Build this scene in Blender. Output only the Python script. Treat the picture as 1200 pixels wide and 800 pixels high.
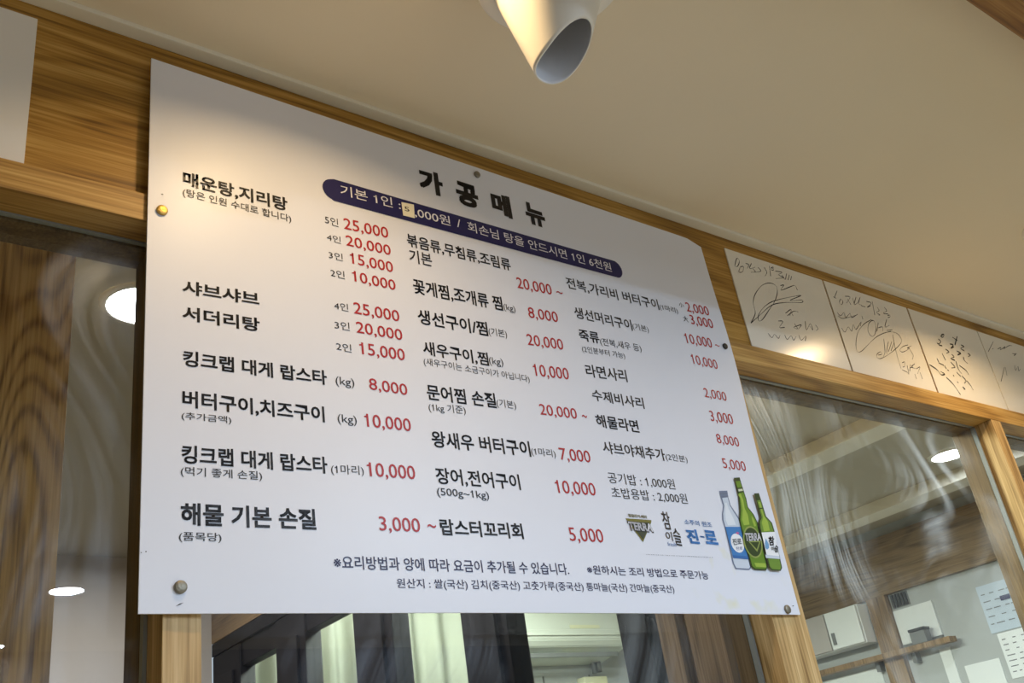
import bpy, bmesh, math, random
from mathutils import Vector, Matrix
R = math.radians
random.seed(4)
scene = bpy.context.scene
C = scene.collection
for o in list(bpy.data.objects):
    bpy.data.objects.remove(o, do_unlink=True)

# ------------------------------------------------------------------ camera
CZ = 1.40                                   # eye height; all heights below are above the floor
M = [[0.796198, -0.588057, -0.142333], [0.166808, 0.439481, -0.882628], [0.581588, 0.679004, 0.448006]]
cam_d = bpy.data.cameras.new('camera')
cam_d.sensor_width = 36.0
cam_d.lens = 36.0 * 1168.0 / 1200.0
cam_d.clip_start = 0.02
cam = bpy.data.objects.new('camera', cam_d)
C.objects.link(cam)
cx_, cy_, cz_ = [Vector(r) for r in M]      # camera right, down, forward in world axes
cam.matrix_world = Matrix(((cx_.x, -cy_.x, -cz_.x, 0), (cx_.y, -cy_.y, -cz_.y, 0), (cx_.z, -cy_.z, -cz_.z, CZ), (0, 0, 0, 1)))
scene.camera = cam

# ------------------------------------------------------------------ exposure, world, large lights
vs = scene.view_settings
vs.view_transform = 'Standard'
vs.look = 'None'
vs.gamma = 1.0
vs.use_curve_mapping = False
vs.exposure = 0.0
try:
    scene.cycles.use_denoising = True
    scene.cycles.max_bounces = 10
    scene.cycles.transparent_max_bounces = 16
    scene.cycles.sample_clamp_indirect = 4.0
    scene.cycles.caustics_reflective = False
    scene.cycles.caustics_refractive = False
except Exception:
    pass
w = bpy.data.worlds.new('world')
scene.world = w
w.use_nodes = True
w.node_tree.nodes['Background'].inputs[0].default_value = (0.75, 0.86, 1.0, 1)
w.node_tree.nodes['Background'].inputs[1].default_value = 0.6


def area(name, loc, target, sx, sy, power, col):
    d = bpy.data.lights.new(name, 'AREA')
    d.shape = 'RECTANGLE'
    d.size, d.size_y, d.energy, d.color = sx, sy, power, col
    o = bpy.data.objects.new(name, d)
    C.objects.link(o)
    o.location = loc
    o.rotation_euler = (Vector(target) - Vector(loc)).to_track_quat('-Z', 'Y').to_euler()
    return o


WARM = (1.0, 0.70, 0.36)
COOL = (0.86, 0.93, 1.0)
# cool light added for the lower board, set at an unseen back window
area('cool_fill', (0.9, -2.54, 1.25), (0.9, 1.0, 1.35), 3.4, 1.3, 2.0, (0.80, 0.87, 1.0))
# working light of the room behind the glass
area('kitchen_light', (1.80, 2.25, 2.385), (1.80, 2.25, 0), 0.30, 1.1, 105.0, (0.93, 1.0, 0.90))
area('lobby_light', (0.85, 2.40, 2.385), (0.85, 2.40, 0), 0.3, 0.8, 13.0, (1.0, 0.95, 0.92))


# ------------------------------------------------------------------ materials
def srgb(r, g, b):
    f = lambda c: (c / 255 / 12.92) if c / 255 <= 0.04045 else ((c / 255 + 0.055) / 1.055) ** 2.4
    return (f(r), f(g), f(b), 1.0)


def mat(name, col, rough=0.5, metal=0.0, spec=0.5, bump=0.0, bscale=60.0, emit=None, es=0.0, var=0.0, vscale=4.0):
    m = bpy.data.materials.new(name)
    m.use_nodes = True
    nt = m.node_tree
    b = nt.nodes['Principled BSDF']
    b.inputs['Base Color'].default_value = col
    b.inputs['Roughness'].default_value = rough
    b.inputs['Metallic'].default_value = metal
    b.inputs['Specular IOR Level'].default_value = spec
    if emit:
        b.inputs['Emission Color'].default_value = emit
        b.inputs['Emission Strength'].default_value = es
    tc = nt.nodes.new('ShaderNodeTexCoord')
    if var > 0:
        n = nt.nodes.new('ShaderNodeTexNoise')
        n.inputs['Scale'].default_value = vscale
        n.inputs['Detail'].default_value = 5
        nt.links.new(tc.outputs['Object'], n.inputs['Vector'])
        mx = nt.nodes.new('ShaderNodeMix')
        mx.data_type = 'RGBA'
        mx.inputs['A'].default_value = tuple(c * (1 - var) for c in col[:3]) + (1,)
        mx.inputs['B'].default_value = tuple(min(1, c * (1 + var)) for c in col[:3]) + (1,)
        nt.links.new(n.outputs['Fac'], mx.inputs['Factor'])
        nt.links.new(mx.outputs['Result'], b.inputs['Base Color'])
    if bump > 0:
        n = nt.nodes.new('ShaderNodeTexNoise')
        n.inputs['Scale'].default_value = bscale
        n.inputs['Detail'].default_value = 4
        nt.links.new(tc.outputs['Object'], n.inputs['Vector'])
        bp = nt.nodes.new('ShaderNodeBump')
        bp.inputs['Strength'].default_value = bump
        bp.inputs['Distance'].default_value = 0.003
        nt.links.new(n.outputs['Fac'], bp.inputs['Height'])
        nt.links.new(bp.outputs['Normal'], b.inputs['Normal'])
    return m


def wood(name, axis, dark, mid, light, fig=1.0, off=0.0, rough=0.5, rw=0.16):
    """oak veneer: contour lines of a stretched noise give the cathedral figure, fine streaks the pores"""
    m = bpy.data.materials.new(name)
    m.use_nodes = True
    nt = m.node_tree
    L = nt.links.new
    b = nt.nodes['Principled BSDF']
    b.inputs['Roughness'].default_value = rough
    b.inputs['Specular IOR Level'].default_value = 0.35
    tc = nt.nodes.new('ShaderNodeTexCoord')

    def mp(along, across):
        q = nt.nodes.new('ShaderNodeMapping')
        s = [across] * 3
        s[axis] = along
        q.inputs['Scale'].default_value = s
        q.inputs['Location'].default_value = (off, off * 1.7, off * 2.3)
        L(tc.outputs['Object'], q.inputs['Vector'])
        return q

    def noise(vec, scale, det, dist=0.0):
        n = nt.nodes.new('ShaderNodeTexNoise')
        n.inputs['Scale'].default_value = scale
        n.inputs['Detail'].default_value = det
        n.inputs['Distortion'].default_value = dist
        L(vec, n.inputs['Vector'])
        return n.outputs['Fac']

    def math_(op, a, bb=None):
        n = nt.nodes.new('ShaderNodeMath')
        n.operation = op
        for i, v in enumerate((a, bb)):
            if v is None:
                continue
            if isinstance(v, (int, float)):
                n.inputs[i].default_value = v
            else:
                L(v, n.inputs[i])
        return n.outputs[0]
    big = noise(mp(1.1, 6.5).outputs[0], 1.0, 1.0, 0.15)
    ring = math_('SINE', math_('MULTIPLY', big, 85.0 * fig))
    ring = math_('MULTIPLY_ADD', ring, 0.5)
    ring.node.inputs[2].default_value = 0.5
    ring = math_('POWER', ring, 2.2)
    pores = noise(mp(7.0, 300.0).outputs[0], 1.0, 3.0)
    streak = noise(mp(1.2, 120.0).outputs[0], 1.0, 5.0)
    v = math_('ADD', math_('MULTIPLY', ring, rw), math_('ADD', math_('MULTIPLY', pores, 0.70), math_('MULTIPLY', streak, 0.40)))
    rp = nt.nodes.new('ShaderNodeValToRGB')
    e = rp.color_ramp.elements
    e[0].position, e[0].color = 0.40, light
    e[1].position, e[1].color = 0.90, dark
    k = e.new(0.60)
    k.color = mid
    L(v, rp.inputs['Fac'])
    L(rp.outputs['Color'], b.inputs['Base Color'])
    bp = nt.nodes.new('ShaderNodeBump')
    bp.inputs['Strength'].default_value = 0.25
    bp.inputs['Distance'].default_value = 0.001
    bp.invert = True
    L(pores, bp.inputs['Height'])
    L(bp.outputs['Normal'], b.inputs['Normal'])
    return m


OAK_D, OAK_M, OAK_L = srgb(108, 72, 22), srgb(172, 128, 54), srgb(200, 158, 84)
oak_x = wood('oak_lengthwise', 0, OAK_D, OAK_M, OAK_L, 1.0)
oak_xr = wood('oak_rail', 0, srgb(116, 80, 34), srgb(182, 140, 74), srgb(208, 170, 104), 0.7, 3.1)
oak_z = wood('oak_upright', 2, srgb(122, 88, 44), srgb(196, 160, 104), srgb(222, 190, 138), 0.8, 1.3)
oak_p = wood('oak_panel', 2, srgb(132, 98, 56), srgb(206, 166, 104), srgb(226, 190, 130), 1.5, 4.37, rw=0.24)
oak_b = wood('oak_beam', 0, srgb(84, 52, 20), srgb(142, 98, 46), srgb(170, 126, 68), 0.8, 7.7)
oak_i = wood('oak_inner', 2, srgb(92, 72, 50), srgb(146, 118, 86), srgb(166, 138, 104), 0.9, 2.2)
oak_iy = wood('oak_inner_frieze', 1, srgb(84, 66, 44), srgb(132, 108, 78), srgb(150, 126, 92), 0.8, 5.2)
ceil_m = mat('ceiling_paper', srgb(236, 222, 196), 0.85, spec=0.2, bump=0.05, bscale=90, var=0.05, vscale=2.5)
white_trim = mat('white_trim', srgb(236, 230, 214), 0.5)
wall_m = mat('wall_paint', srgb(216, 206, 190), 0.8, spec=0.2, var=0.03)
wall_c = mat('wall_kitchen', srgb(186, 190, 190), 0.7, spec=0.3, var=0.04)
wall_l = mat('wall_lobby', srgb(190, 184, 180), 0.6, spec=0.3, var=0.06, vscale=3)
ceil_in = mat('ceiling_inner', srgb(186, 178, 160), 0.7, spec=0.3, var=0.05)
floor_m = mat('floor_tile', srgb(172, 152, 124), 0.45, var=0.08, vscale=3)
black_m = mat('black_frame', srgb(18, 16, 21), 0.5, spec=0.2)
gasket_m = mat('gasket_grey', srgb(140, 144, 142), 0.4)
plastic_w = mat('white_plastic', srgb(214, 218, 208), 0.18, spec=0.6)
plastic_o = mat('off_white_plastic', srgb(222, 220, 186), 0.4)
grey_p = mat('grey_plastic', srgb(120, 122, 122), 0.5)
dark_p = mat('dark_plastic', srgb(48, 48, 52), 0.5)
white_b = mat('white_board', srgb(240, 244, 244), 0.45)
paper_m = mat('paper_white', srgb(236, 232, 226), 0.6, spec=0.3, var=0.015, vscale=6)
paper_bl = mat('paper_bluish', srgb(200, 214, 228), 0.6)
auto_m = mat('autograph_sheet', srgb(240, 234, 222), 0.22, spec=0.5, var=0.012, vscale=9)
lamp_m = mat('lamp_white', srgb(238, 232, 220), 0.42, spec=0.4)
baffle_m = mat('lamp_baffle', srgb(38, 34, 30), 0.8, spec=0.1)
wall_d = mat('wall_dark_panelling', srgb(70, 54, 40), 0.6, spec=0.2, var=0.1, vscale=3)
floor_in = mat('floor_inner', srgb(112, 104, 94), 0.5, var=0.08, vscale=3)
lamp_in = mat('lamp_inner', srgb(244, 244, 248), 0.35, spec=0.5)
seam_m = mat('dark_seam', srgb(40, 38, 36), 0.6)
pin_dark = mat('pin_dark', srgb(70, 66, 60), 0.4, 0.6)
pin_m = mat('pin_steel', srgb(140, 132, 116), 0.45, 0.7, bump=0.2, bscale=400)
brass_m = mat('pin_brass', srgb(212, 176, 96), 0.35, 0.85, bump=0.3, bscale=500)
curtain_m = mat('curtain_cloth', srgb(244, 247, 234), 0.8, spec=0.1)


def emit_mat(name, col, s):
    m = bpy.data.materials.new(name)
    m.use_nodes = True
    nt = m.node_tree
    nt.nodes.remove(nt.nodes['Principled BSDF'])
    e = nt.nodes.new('ShaderNodeEmission')
    e.inputs[0].default_value = col
    e.inputs[1].default_value = s
    nt.links.new(e.outputs[0], nt.nodes['Material Output'].inputs[0])
    return m


glow_din = emit_mat('lamp_glow_dining', (0.60, 0.78, 1.0, 1), 1230.0)
glow_added = emit_mat('lamp_glow_added', (0.60, 0.78, 1.0, 1), 950.0)
glow_inn = emit_mat('lamp_glow_inner', (0.85, 0.92, 1.0, 1), 120.0)
glow_key = emit_mat('lamp_glow_key', (1.0, 0.74, 0.42, 1), 170.0)
glow_warm = emit_mat('lamp_glow_warm', (1.0, 0.86, 0.62, 1), 45.0)


def sheet_material():
    """white printed sheet, slight gloss, faint yellow stains near the lower right corner"""
    m = mat('menu_sheet', srgb(230, 231, 240), 0.40, spec=0.45)
    nt = m.node_tree
    b = nt.nodes['Principled BSDF']
    tc = nt.nodes.new('ShaderNodeTexCoord')
    n = nt.nodes.new('ShaderNodeTexNoise')
    n.inputs['Scale'].default_value = 26
    n.inputs['Detail'].default_value = 2
    nt.links.new(tc.outputs['Object'], n.inputs['Vector'])
    r = nt.nodes.new('ShaderNodeMapRange')
    r.inputs['From Min'].default_value = 0.56
    r.inputs['From Max'].default_value = 0.86
    nt.links.new(n.outputs['Fac'], r.inputs['Value'])
    d = nt.nodes.new('ShaderNodeVectorMath')
    d.operation = 'DISTANCE'
    d.inputs[1].default_value = (1.225, 0.99, CZ + 0.315)
    nt.links.new(tc.outputs['Object'], d.inputs[0])
    r2 = nt.nodes.new('ShaderNodeMapRange')
    r2.inputs['From Min'].default_value = 0.12
    r2.inputs['From Max'].default_value = 0.05
    nt.links.new(d.outputs['Value'], r2.inputs['Value'])
    mu = nt.nodes.new('ShaderNodeMath')
    mu.operation = 'MULTIPLY'
    nt.links.new(r.outputs[0], mu.inputs[0])
    nt.links.new(r2.outputs[0], mu.inputs[1])
    mx = nt.nodes.new('ShaderNodeMix')
    mx.data_type = 'RGBA'
    mx.inputs['A'].default_value = srgb(230, 231, 240)
    mx.inputs['B'].default_value = srgb(226, 222, 172)
    nt.links.new(mu.outputs[0], mx.inputs['Factor'])
    nt.links.new(mx.outputs['Result'], b.inputs['Base Color'])
    return m


sheet_m = sheet_material()


def glass_material(name, smear=0.0, refl=1.0):
    """clear glazing: transparent plus mirror reflection, with wiped cleaning smears of fine dust, and lamp haze imitated by denser smear"""
    m = bpy.data.materials.new(name)
    m.use_nodes = True
    nt = m.node_tree
    L = nt.links.new
    nt.nodes.remove(nt.nodes['Principled BSDF'])
    tr = nt.nodes.new('ShaderNodeBsdfTransparent')
    tr.inputs[0].default_value = (0.95, 0.97, 0.955, 1)
    gl = nt.nodes.new('ShaderNodeBsdfGlossy')
    gl.inputs['Roughness'].default_value = 0.0
    fr = nt.nodes.new('ShaderNodeFresnel')
    fr.inputs['IOR'].default_value = 1.5
    mx = nt.nodes.new('ShaderNodeMixShader')
    ge = nt.nodes.new('ShaderNodeNewGeometry')
    fm = nt.nodes.new('ShaderNodeMath')
    fm.operation = 'MULTIPLY_ADD'               # only the outer face of the pane mirrors
    fm.inputs[1].default_value = -1.0
    fm.inputs[2].default_value = 1.0
    L(ge.outputs['Backfacing'], fm.inputs[0])
    fq = nt.nodes.new('ShaderNodeMath')
    fq.operation = 'MULTIPLY'
    L(fr.outputs[0], fq.inputs[0])
    L(fm.outputs[0], fq.inputs[1])
    L(fq.outputs[0], mx.inputs[0])
    L(tr.outputs[0], mx.inputs[1])
    L(gl.outputs[0], mx.inputs[2])
    out = mx
    if smear > 0:
        tc = nt.nodes.new('ShaderNodeTexCoord')
        warp = nt.nodes.new('ShaderNodeTexNoise')
        warp.inputs['Scale'].default_value = 1.9
        warp.inputs['Detail'].default_value = 1
        L(tc.outputs['Object'], warp.inputs['Vector'])
        sub = nt.nodes.new('ShaderNodeVectorMath')
        sub.operation = 'MULTIPLY_ADD'
        sub.inputs[1].default_value = (0.95, 0.0, 0.95)
        L(warp.outputs['Color'], sub.inputs[0])
        L(tc.outputs['Object'], sub.inputs[2])
        mp = nt.nodes.new('ShaderNodeMapping')
        mp.inputs['Rotation'].default_value = (0, R(38), 0)
        mp.inputs['Scale'].default_value = (48, 1, 2.6)
        L(sub.outputs[0], mp.inputs['Vector'])
        st = nt.nodes.new('ShaderNodeTexNoise')
        st.inputs['Scale'].default_value = 1.0
        st.inputs['Detail'].default_value = 4
        L(mp.outputs[0], st.inputs['Vector'])
        pt = nt.nodes.new('ShaderNodeTexNoise')
        pt.inputs['Scale'].default_value = 4.2
        pt.inputs['Detail'].default_value = 3
        pt.inputs['Distortion'].default_value = 1.2
        L(tc.outputs['Object'], pt.inputs['Vector'])
        r1 = nt.nodes.new('ShaderNodeMapRange')
        r1.inputs['From Min'].default_value = 0.42
        r1.inputs['From Max'].default_value = 0.72
        L(st.outputs['Fac'], r1.inputs['Value'])
        r2 = nt.nodes.new('ShaderNodeMapRange')
        r2.inputs['From Min'].default_value = 0.42
        r2.inputs['From Max'].default_value = 0.68
        L(pt.outputs['Fac'], r2.inputs['Value'])
        mu = nt.nodes.new('ShaderNodeMath')
        mu.operation = 'MULTIPLY'
        L(r1.outputs[0], mu.inputs[0])
        acc = r2.outputs[0]
        for bx, bz, br in ((1.52, 0.46, 0.17), (1.60, 0.36, 0.10), (2.02, 0.60, 0.16), (1.45, 0.65, 0.12), (0.30, 0.64, 0.13), (1.96, 0.47, 0.07), (0.36, 0.42, 0.06)):  # spots of denser smear, some imitating the hazy glow around the lamps
            dn = nt.nodes.new('ShaderNodeVectorMath')
            dn.operation = 'DISTANCE'
            dn.inputs[1].default_value = (bx, 1.048, CZ + bz)
            L(tc.outputs['Object'], dn.inputs[0])
            rr_ = nt.nodes.new('ShaderNodeMapRange')
            rr_.interpolation_type = 'SMOOTHSTEP'
            rr_.inputs['From Min'].default_value = br
            rr_.inputs['From Max'].default_value = 0.0
            rr_.inputs['To Max'].default_value = 2.1
            L(dn.outputs['Value'], rr_.inputs['Value'])
            a2 = nt.nodes.new('ShaderNodeMath')
            a2.operation = 'ADD'
            L(acc, a2.inputs[0])
            L(rr_.outputs[0], a2.inputs[1])
            acc = a2.outputs[0]
        L(acc, mu.inputs[1])
        ad = nt.nodes.new('ShaderNodeMath')
        ad.operation = 'MULTIPLY_ADD'
        L(mu.outputs[0], ad.inputs[0])
        ad.inputs[1].default_value = smear
        ad.inputs[2].default_value = smear * 0.03
        g2 = nt.nodes.new('ShaderNodeBsdfGlossy')
        g2.inputs['Roughness'].default_value = 0.32
        g2.inputs['Color'].default_value = (0.85, 0.9, 1.0, 1)
        df = nt.nodes.new('ShaderNodeBsdfDiffuse')
        df.inputs['Color'].default_value = (0.72, 0.75, 0.8, 1)
        ts = nt.nodes.new('ShaderNodeBsdfTranslucent')
        ts.inputs['Color'].default_value = (0.80, 0.86, 1.0, 1)
        m1 = nt.nodes.new('ShaderNodeMixShader')
        m1.inputs[0].default_value = 0.7
        L(df.outputs[0], m1.inputs[1])
        L(ts.outputs[0], m1.inputs[2])
        m2 = nt.nodes.new('ShaderNodeMixShader')
        m2.inputs[0].default_value = 0.7
        L(g2.outputs[0], m2.inputs[1])
        L(m1.outputs[0], m2.inputs[2])
        m3 = nt.nodes.new('ShaderNodeMixShader')
        L(ad.outputs[0], m3.inputs[0])
        L(mx.outputs[0], m3.inputs[1])
        L(m2.outputs[0], m3.inputs[2])
        out = m3
    L(out.outputs[0], nt.nodes['Material Output'].inputs[0])
    return m


glass_m = glass_material('smeared_glass', 0.10)
glass_clear = glass_material('clear_glass')

INK = {'K': srgb(30, 24, 24), 'R': srgb(176, 30, 30), 'B': srgb(34, 28, 72), 'W': srgb(236, 234, 240), 'O': srgb(120, 112, 40), 'S': srgb(92, 132, 184),
       'S2': srgb(66, 128, 196), 'G': srgb(120, 122, 128), 'N': srgb(44, 60, 130), 'D': srgb(44, 50, 34), 'D2': srgb(60, 66, 44), 'ink': srgb(40, 36, 36),
       'fp': srgb(158, 160, 170), 'navy': srgb(28, 24, 84), 'g0': srgb(112, 120, 140), 'g1': srgb(118, 128, 152), 'g2': srgb(206, 214, 226), 'g3': srgb(228, 233, 240), 'bl': srgb(62, 126, 190), 'bl2': srgb(48, 104, 170),
       'wh': srgb(242, 242, 244), 'wh2': srgb(206, 212, 180), 'pk': srgb(196, 96, 150), 'd1': srgb(48, 66, 24), 'v1': srgb(104, 140, 34), 'v2': srgb(160, 186, 70), 'v3': srgb(150, 162, 84),
       'v4': srgb(112, 144, 52), 'db': srgb(116, 164, 206)}
ink_m = {k: mat('ink_' + k, v, 0.45, spec=0.4) for k, v in INK.items()}


# ------------------------------------------------------------------ mesh helpers
def obj(name, bm, material, parent=None, smooth=False):
    me = bpy.data.meshes.new(name)
    bm.normal_update()
    bm.to_mesh(me)
    bm.free()
    for m in (material if isinstance(material, (list, tuple)) else [material]):
        me.materials.append(m)
    if smooth:
        for p in me.polygons:
            p.use_smooth = True
    o = bpy.data.objects.new(name, me)
    C.objects.link(o)
    if parent:
        o.parent = parent
        o.matrix_parent_inverse = Matrix.Translation(-parent.location)
    return o


def add_box(bm, x0, x1, y0, y1, z0, z1, bev=0.0, mi=0):
    vs_ = [bm.verts.new((x, y, z)) for z in (z0, z1) for y in (y0, y1) for x in (x0, x1)]
    fs = [(0, 2, 3, 1), (4, 5, 7, 6), (0, 1, 5, 4), (1, 3, 7, 5), (3, 2, 6, 7), (2, 0, 4, 6)]
    faces = [bm.faces.new([vs_[i] for i in f]) for f in fs]
    for f in faces:
        f.material_index = mi
    if bev > 0:
        ed = list({e for f in faces for e in f.edges})
        bmesh.ops.bevel(bm, geom=ed, offset=bev, segments=2, affect='EDGES', profile=0.6)


def box(name, x0, x1, y0, y1, z0, z1, material, parent=None, bev=0.0):
    bm = bmesh.new()
    add_box(bm, x0, x1, y0, y1, z0, z1, bev)
    return obj(name, bm, material, parent)


def lathe(bm, prof, n=32, centre=(0, 0, 0), axis='z', mi=0):
    """prof = list of (radius, height)"""
    rings = []
    for r, h in prof:
        if r < 1e-6:
            p = [(0, 0, h)]
        else:
            p = [(r * math.cos(2 * math.pi * i / n), r * math.sin(2 * math.pi * i / n), h) for i in range(n)]
        if axis == 'y':
            p = [(a, -c, b) for a, b, c in p]
        rings.append([bm.verts.new((a + centre[0], b + centre[1], c + centre[2])) for a, b, c in p])
    for a, b in zip(rings, rings[1:]):
        for i in range(n):
            j = (i + 1) % n
            if len(a) == 1 and len(b) == 1:
                continue
            if len(a) == 1:
                f = bm.faces.new((a[0], b[j], b[i]))
            elif len(b) == 1:
                f = bm.faces.new((a[i], a[j], b[0]))
            else:
                f = bm.faces.new((a[i], a[j], b[j], b[i]))
            f.material_index = mi


def empty(name, loc):
    o = bpy.data.objects.new(name, None)
    o.empty_display_size = 0.05
    C.objects.link(o)
    o.location = loc
    return o


def tag(o, label=None, cat=None, group=None, kind=None):
    if label:
        o['label'] = label
    if cat:
        o['category'] = cat
    if group:
        o['group'] = group
    if kind:
        o['kind'] = kind
    return o


def struct(o):
    o['kind'] = 'structure'
    return o


# ------------------------------------------------------------------ the setting
FL, CL = 0.0, 2.42                          # floor, ceiling
RB, RT = CZ + 0.7215, CZ + 0.7605           # top rail, underside and top
bm = bmesh.new(); add_box(bm, -2.6, 4.1, -2.65, 1.05, -0.1, FL); struct(obj('floor', bm, floor_m))
bm = bmesh.new(); add_box(bm, -2.6, 4.1, 1.05, 3.4, -0.1, FL); struct(obj('floor_inner', bm, floor_in))
bm = bmesh.new(); HOLES = ((0.50, 0.66), (2.15, 0.647))        # recesses of the two warm lamps near the glazed front
HH = 0.056
add_box(bm, -2.6, 4.1, -2.65, 0.55, CL, CL + 0.1); add_box(bm, -2.6, 4.1, 0.75, 1.06, CL, CL + 0.1)
xs_ = -2.6
for hx, hy in HOLES:
    add_box(bm, xs_, hx - HH, 0.55, 0.75, CL, CL + 0.1)
    add_box(bm, hx - HH, hx + HH, 0.55, hy - HH, CL, CL + 0.1); add_box(bm, hx - HH, hx + HH, hy + HH, 0.75, CL, CL + 0.1)
    xs_ = hx + HH
add_box(bm, xs_, 4.1, 0.55, 0.75, CL, CL + 0.1)
struct(obj('ceiling', bm, ceil_m))
bm = bmesh.new(); add_box(bm, -2.6, 4.1, 1.06, 3.4, CL, CL + 0.1); struct(obj('ceiling_inner', bm, ceil_in))
# two shallow battens under the inner ceiling
for n, a in ((12, 2.70), (13, 3.59)):
    bm = bmesh.new(); add_box(bm, a, a + 0.12, 1.10, 3.30, CL - 0.045, CL, 0.001); struct(obj('trim_%d' % n, bm, white_trim))
bm = bmesh.new(); add_box(bm, -2.7, -2.6, -2.65, 3.4, -0.1, CL + 0.1); struct(obj('wall_left', bm, wall_m))
bm = bmesh.new(); add_box(bm, 4.0, 4.1, -2.65, 3.4, -0.1, CL + 0.1); struct(obj('wall_right', bm, wall_c))
bm = bmesh.new(); add_box(bm, 1.36, 4.0, 3.30, 3.4, FL, CL); struct(obj('wall_kitchen', bm, wall_c))
bm = bmesh.new(); add_box(bm, -2.6, 1.30, 3.28, 3.4, FL, CL); struct(obj('wall_lobby', bm, wall_l))
bm = bmesh.new()                            # unseen dining room back wall, window opening added for the cool light
add_box(bm, -2.6, -0.9, -2.65, -2.55, FL, CL); add_box(bm, 2.7, 4.0, -2.65, -2.55, FL, CL)
add_box(bm, -0.9, 2.7, -2.65, -2.55, FL, 0.55); add_box(bm, -0.9, 2.7, -2.65, -2.55, 1.95, CL)
struct(obj('wall_back', bm, wall_d))
bm = bmesh.new()
for a in (-0.9, 0.3, 1.5, 2.65):
    add_box(bm, a, a + 0.05, -2.61, -2.55, 0.55, 1.95)
add_box(bm, -0.85, 2.65, -2.61, -2.55, 0.55, 0.60); add_box(bm, -0.85, 2.65, -2.61, -2.55, 1.90, 1.95)
struct(obj('window_5', bm, white_trim))
# ceiling beam crossing the dining room
bm = bmesh.new(); add_box(bm, -2.6, 4.0, 0.10, 0.3545, CZ + 0.93, CL, 0.003); struct(obj('trim_1', bm, oak_b))
# frieze board above the glazing, and the thin white strip along the ceiling
bm = bmesh.new(); add_box(bm, -2.6, 4.0, 1.012, 1.10, RT - 0.01, CL); struct(obj('wall_front', bm, oak_x))
bm = bmesh.new(); add_box(bm, -2.6, 4.0, 0.990, 1.012, CZ + 1.0125, CL, 0.0015); struct(obj('trim_2', bm, white_trim))
# top rail and posts of the glazed front
bm = bmesh.new(); add_box(bm, -2.6, 4.0, 1.0, 1.10, RB, RT, 0.0012); struct(obj('trim_3', bm, oak_xr))
POSTS = ((0.346, 0.386, 4), (1.291, 1.373, 5), (2.269, 2.311, 6), (3.20, 3.24, 7), (-1.2, -1.16, 8))
for a, b, n in POSTS:
    bm = bmesh.new(); add_box(bm, a, b, 1.0, 1.10, FL, RB, 0.0012); struct(obj('trim_%d' % n, bm, oak_z))
bm = bmesh.new(); add_box(bm, -2.6, 4.0, 1.0, 1.10, FL, 0.10, 0.0012); struct(obj('baseboard_front', bm, oak_xr))
# dark glazing beads behind the glass
bead_m = wood('oak_bead', 2, srgb(58, 44, 26), srgb(104, 82, 52), srgb(126, 102, 68), 0.8, 6.1)
bm = bmesh.new()
for (a, b) in ((-1.16, 0.346), (0.386, 1.291), (1.373, 2.269), (2.311, 3.20)):
    add_box(bm, a, a + 0.005, 1.0535, 1.101, 0.10, RB, 0.0008); add_box(bm, b - 0.005, b, 1.0535, 1.101, 0.10, RB, 0.0008)
    add_box(bm, a + 0.005, b - 0.005, 1.0535, 1.101, RB - 0.005, RB, 0.0008)
struct(obj('trim_14', bm, bead_m))
# glass panes with their grey gaskets
for n, (a, b) in enumerate(((-1.16, 0.346), (0.386, 1.291), (1.373, 2.269), (2.311, 3.20)), 1):
    e = empty('window_%d' % n, ((a + b) / 2, 1.045, 0.10)); struct(e)
    bm = bmesh.new(); add_box(bm, a + 0.001, b - 0.001, 1.045, 1.051, 0.101, RB - 0.001)
    obj('glass_pane', bm, glass_m, e)
    bm = bmesh.new()
    for q in (a + 0.0005, b - 0.0045):
        add_box(bm, q, q + 0.004, 1.043, 1.053, 0.101, RB - 0.003)
    add_box(bm, a + 0.006, b - 0.006, 1.0445, 1.0515, RB - 0.0025, RB - 0.0003)
    obj('gasket', bm, gasket_m, e)

# ------------------------------------------------------------------ behind the glass
# wide oak panel standing in the lobby, left
bm = bmesh.new(); add_box(bm, -1.9, 0.366, 1.50, 1.54, FL, CL, 0.001); struct(obj('wall_panel', bm, oak_p))
# black framed glazed partition running away from the second post, oak header above and oak jamb beside it
PX = 1.30
bm = bmesh.new()
add_box(bm, PX, PX + 0.06, 1.102, 3.28, CZ + 0.738, CL)
struct(obj('wall_header', bm, oak_iy))
bm = bmesh.new(); add_box(bm, PX, PX + 0.05, 1.102, 1.187, FL, CZ + 0.736, 0.001)
add_box(bm, PX, PX + 0.05, 1.21, 1.254, FL, CZ + 0.736, 0.001); add_box(bm, PX + 0.02, PX + 0.05, 1.187, 1.21, FL, CZ + 0.736)
struct(obj('trim_9', bm, oak_i))
e = empty('window_6', (PX + 0.03, 2.25, 0)); struct(e)
bm = bmesh.new()
TOPZ = CZ + 0.736
add_box(bm, PX, PX + 0.06, 1.256, 3.28, CZ + 0.695, TOPZ, 0.002)        # head
add_box(bm, PX + 0.012, PX + 0.05, 1.256, 3.28, CZ + 0.622, CZ + 0.694, 0.002)
for a, b in ((3.062, 3.28), (2.61, 2.80), (2.142, 2.332), (1.684, 1.848), (1.256, 1.355)):
    add_box(bm, PX + 0.004, PX + 0.056, a, b, FL, CZ + 0.694, 0.003)
    add_box(bm, PX - 0.006, PX + 0.004, a + (b - a) * .18, a + (b - a) * .72, FL, CZ + 0.62, 0.002)
obj('partition_frame', bm, black_m, e)
for a, b in ((2.80, 3.062), (2.332, 2.61), (1.848, 2.142), (1.355, 1.684)):
    bm = bmesh.new(); add_box(bm, PX + 0.028, PX + 0.034, a + .001, b - .001, 0.02, CZ + 0.621)
    obj('partition_pane', bm, glass_clear, e)

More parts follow.
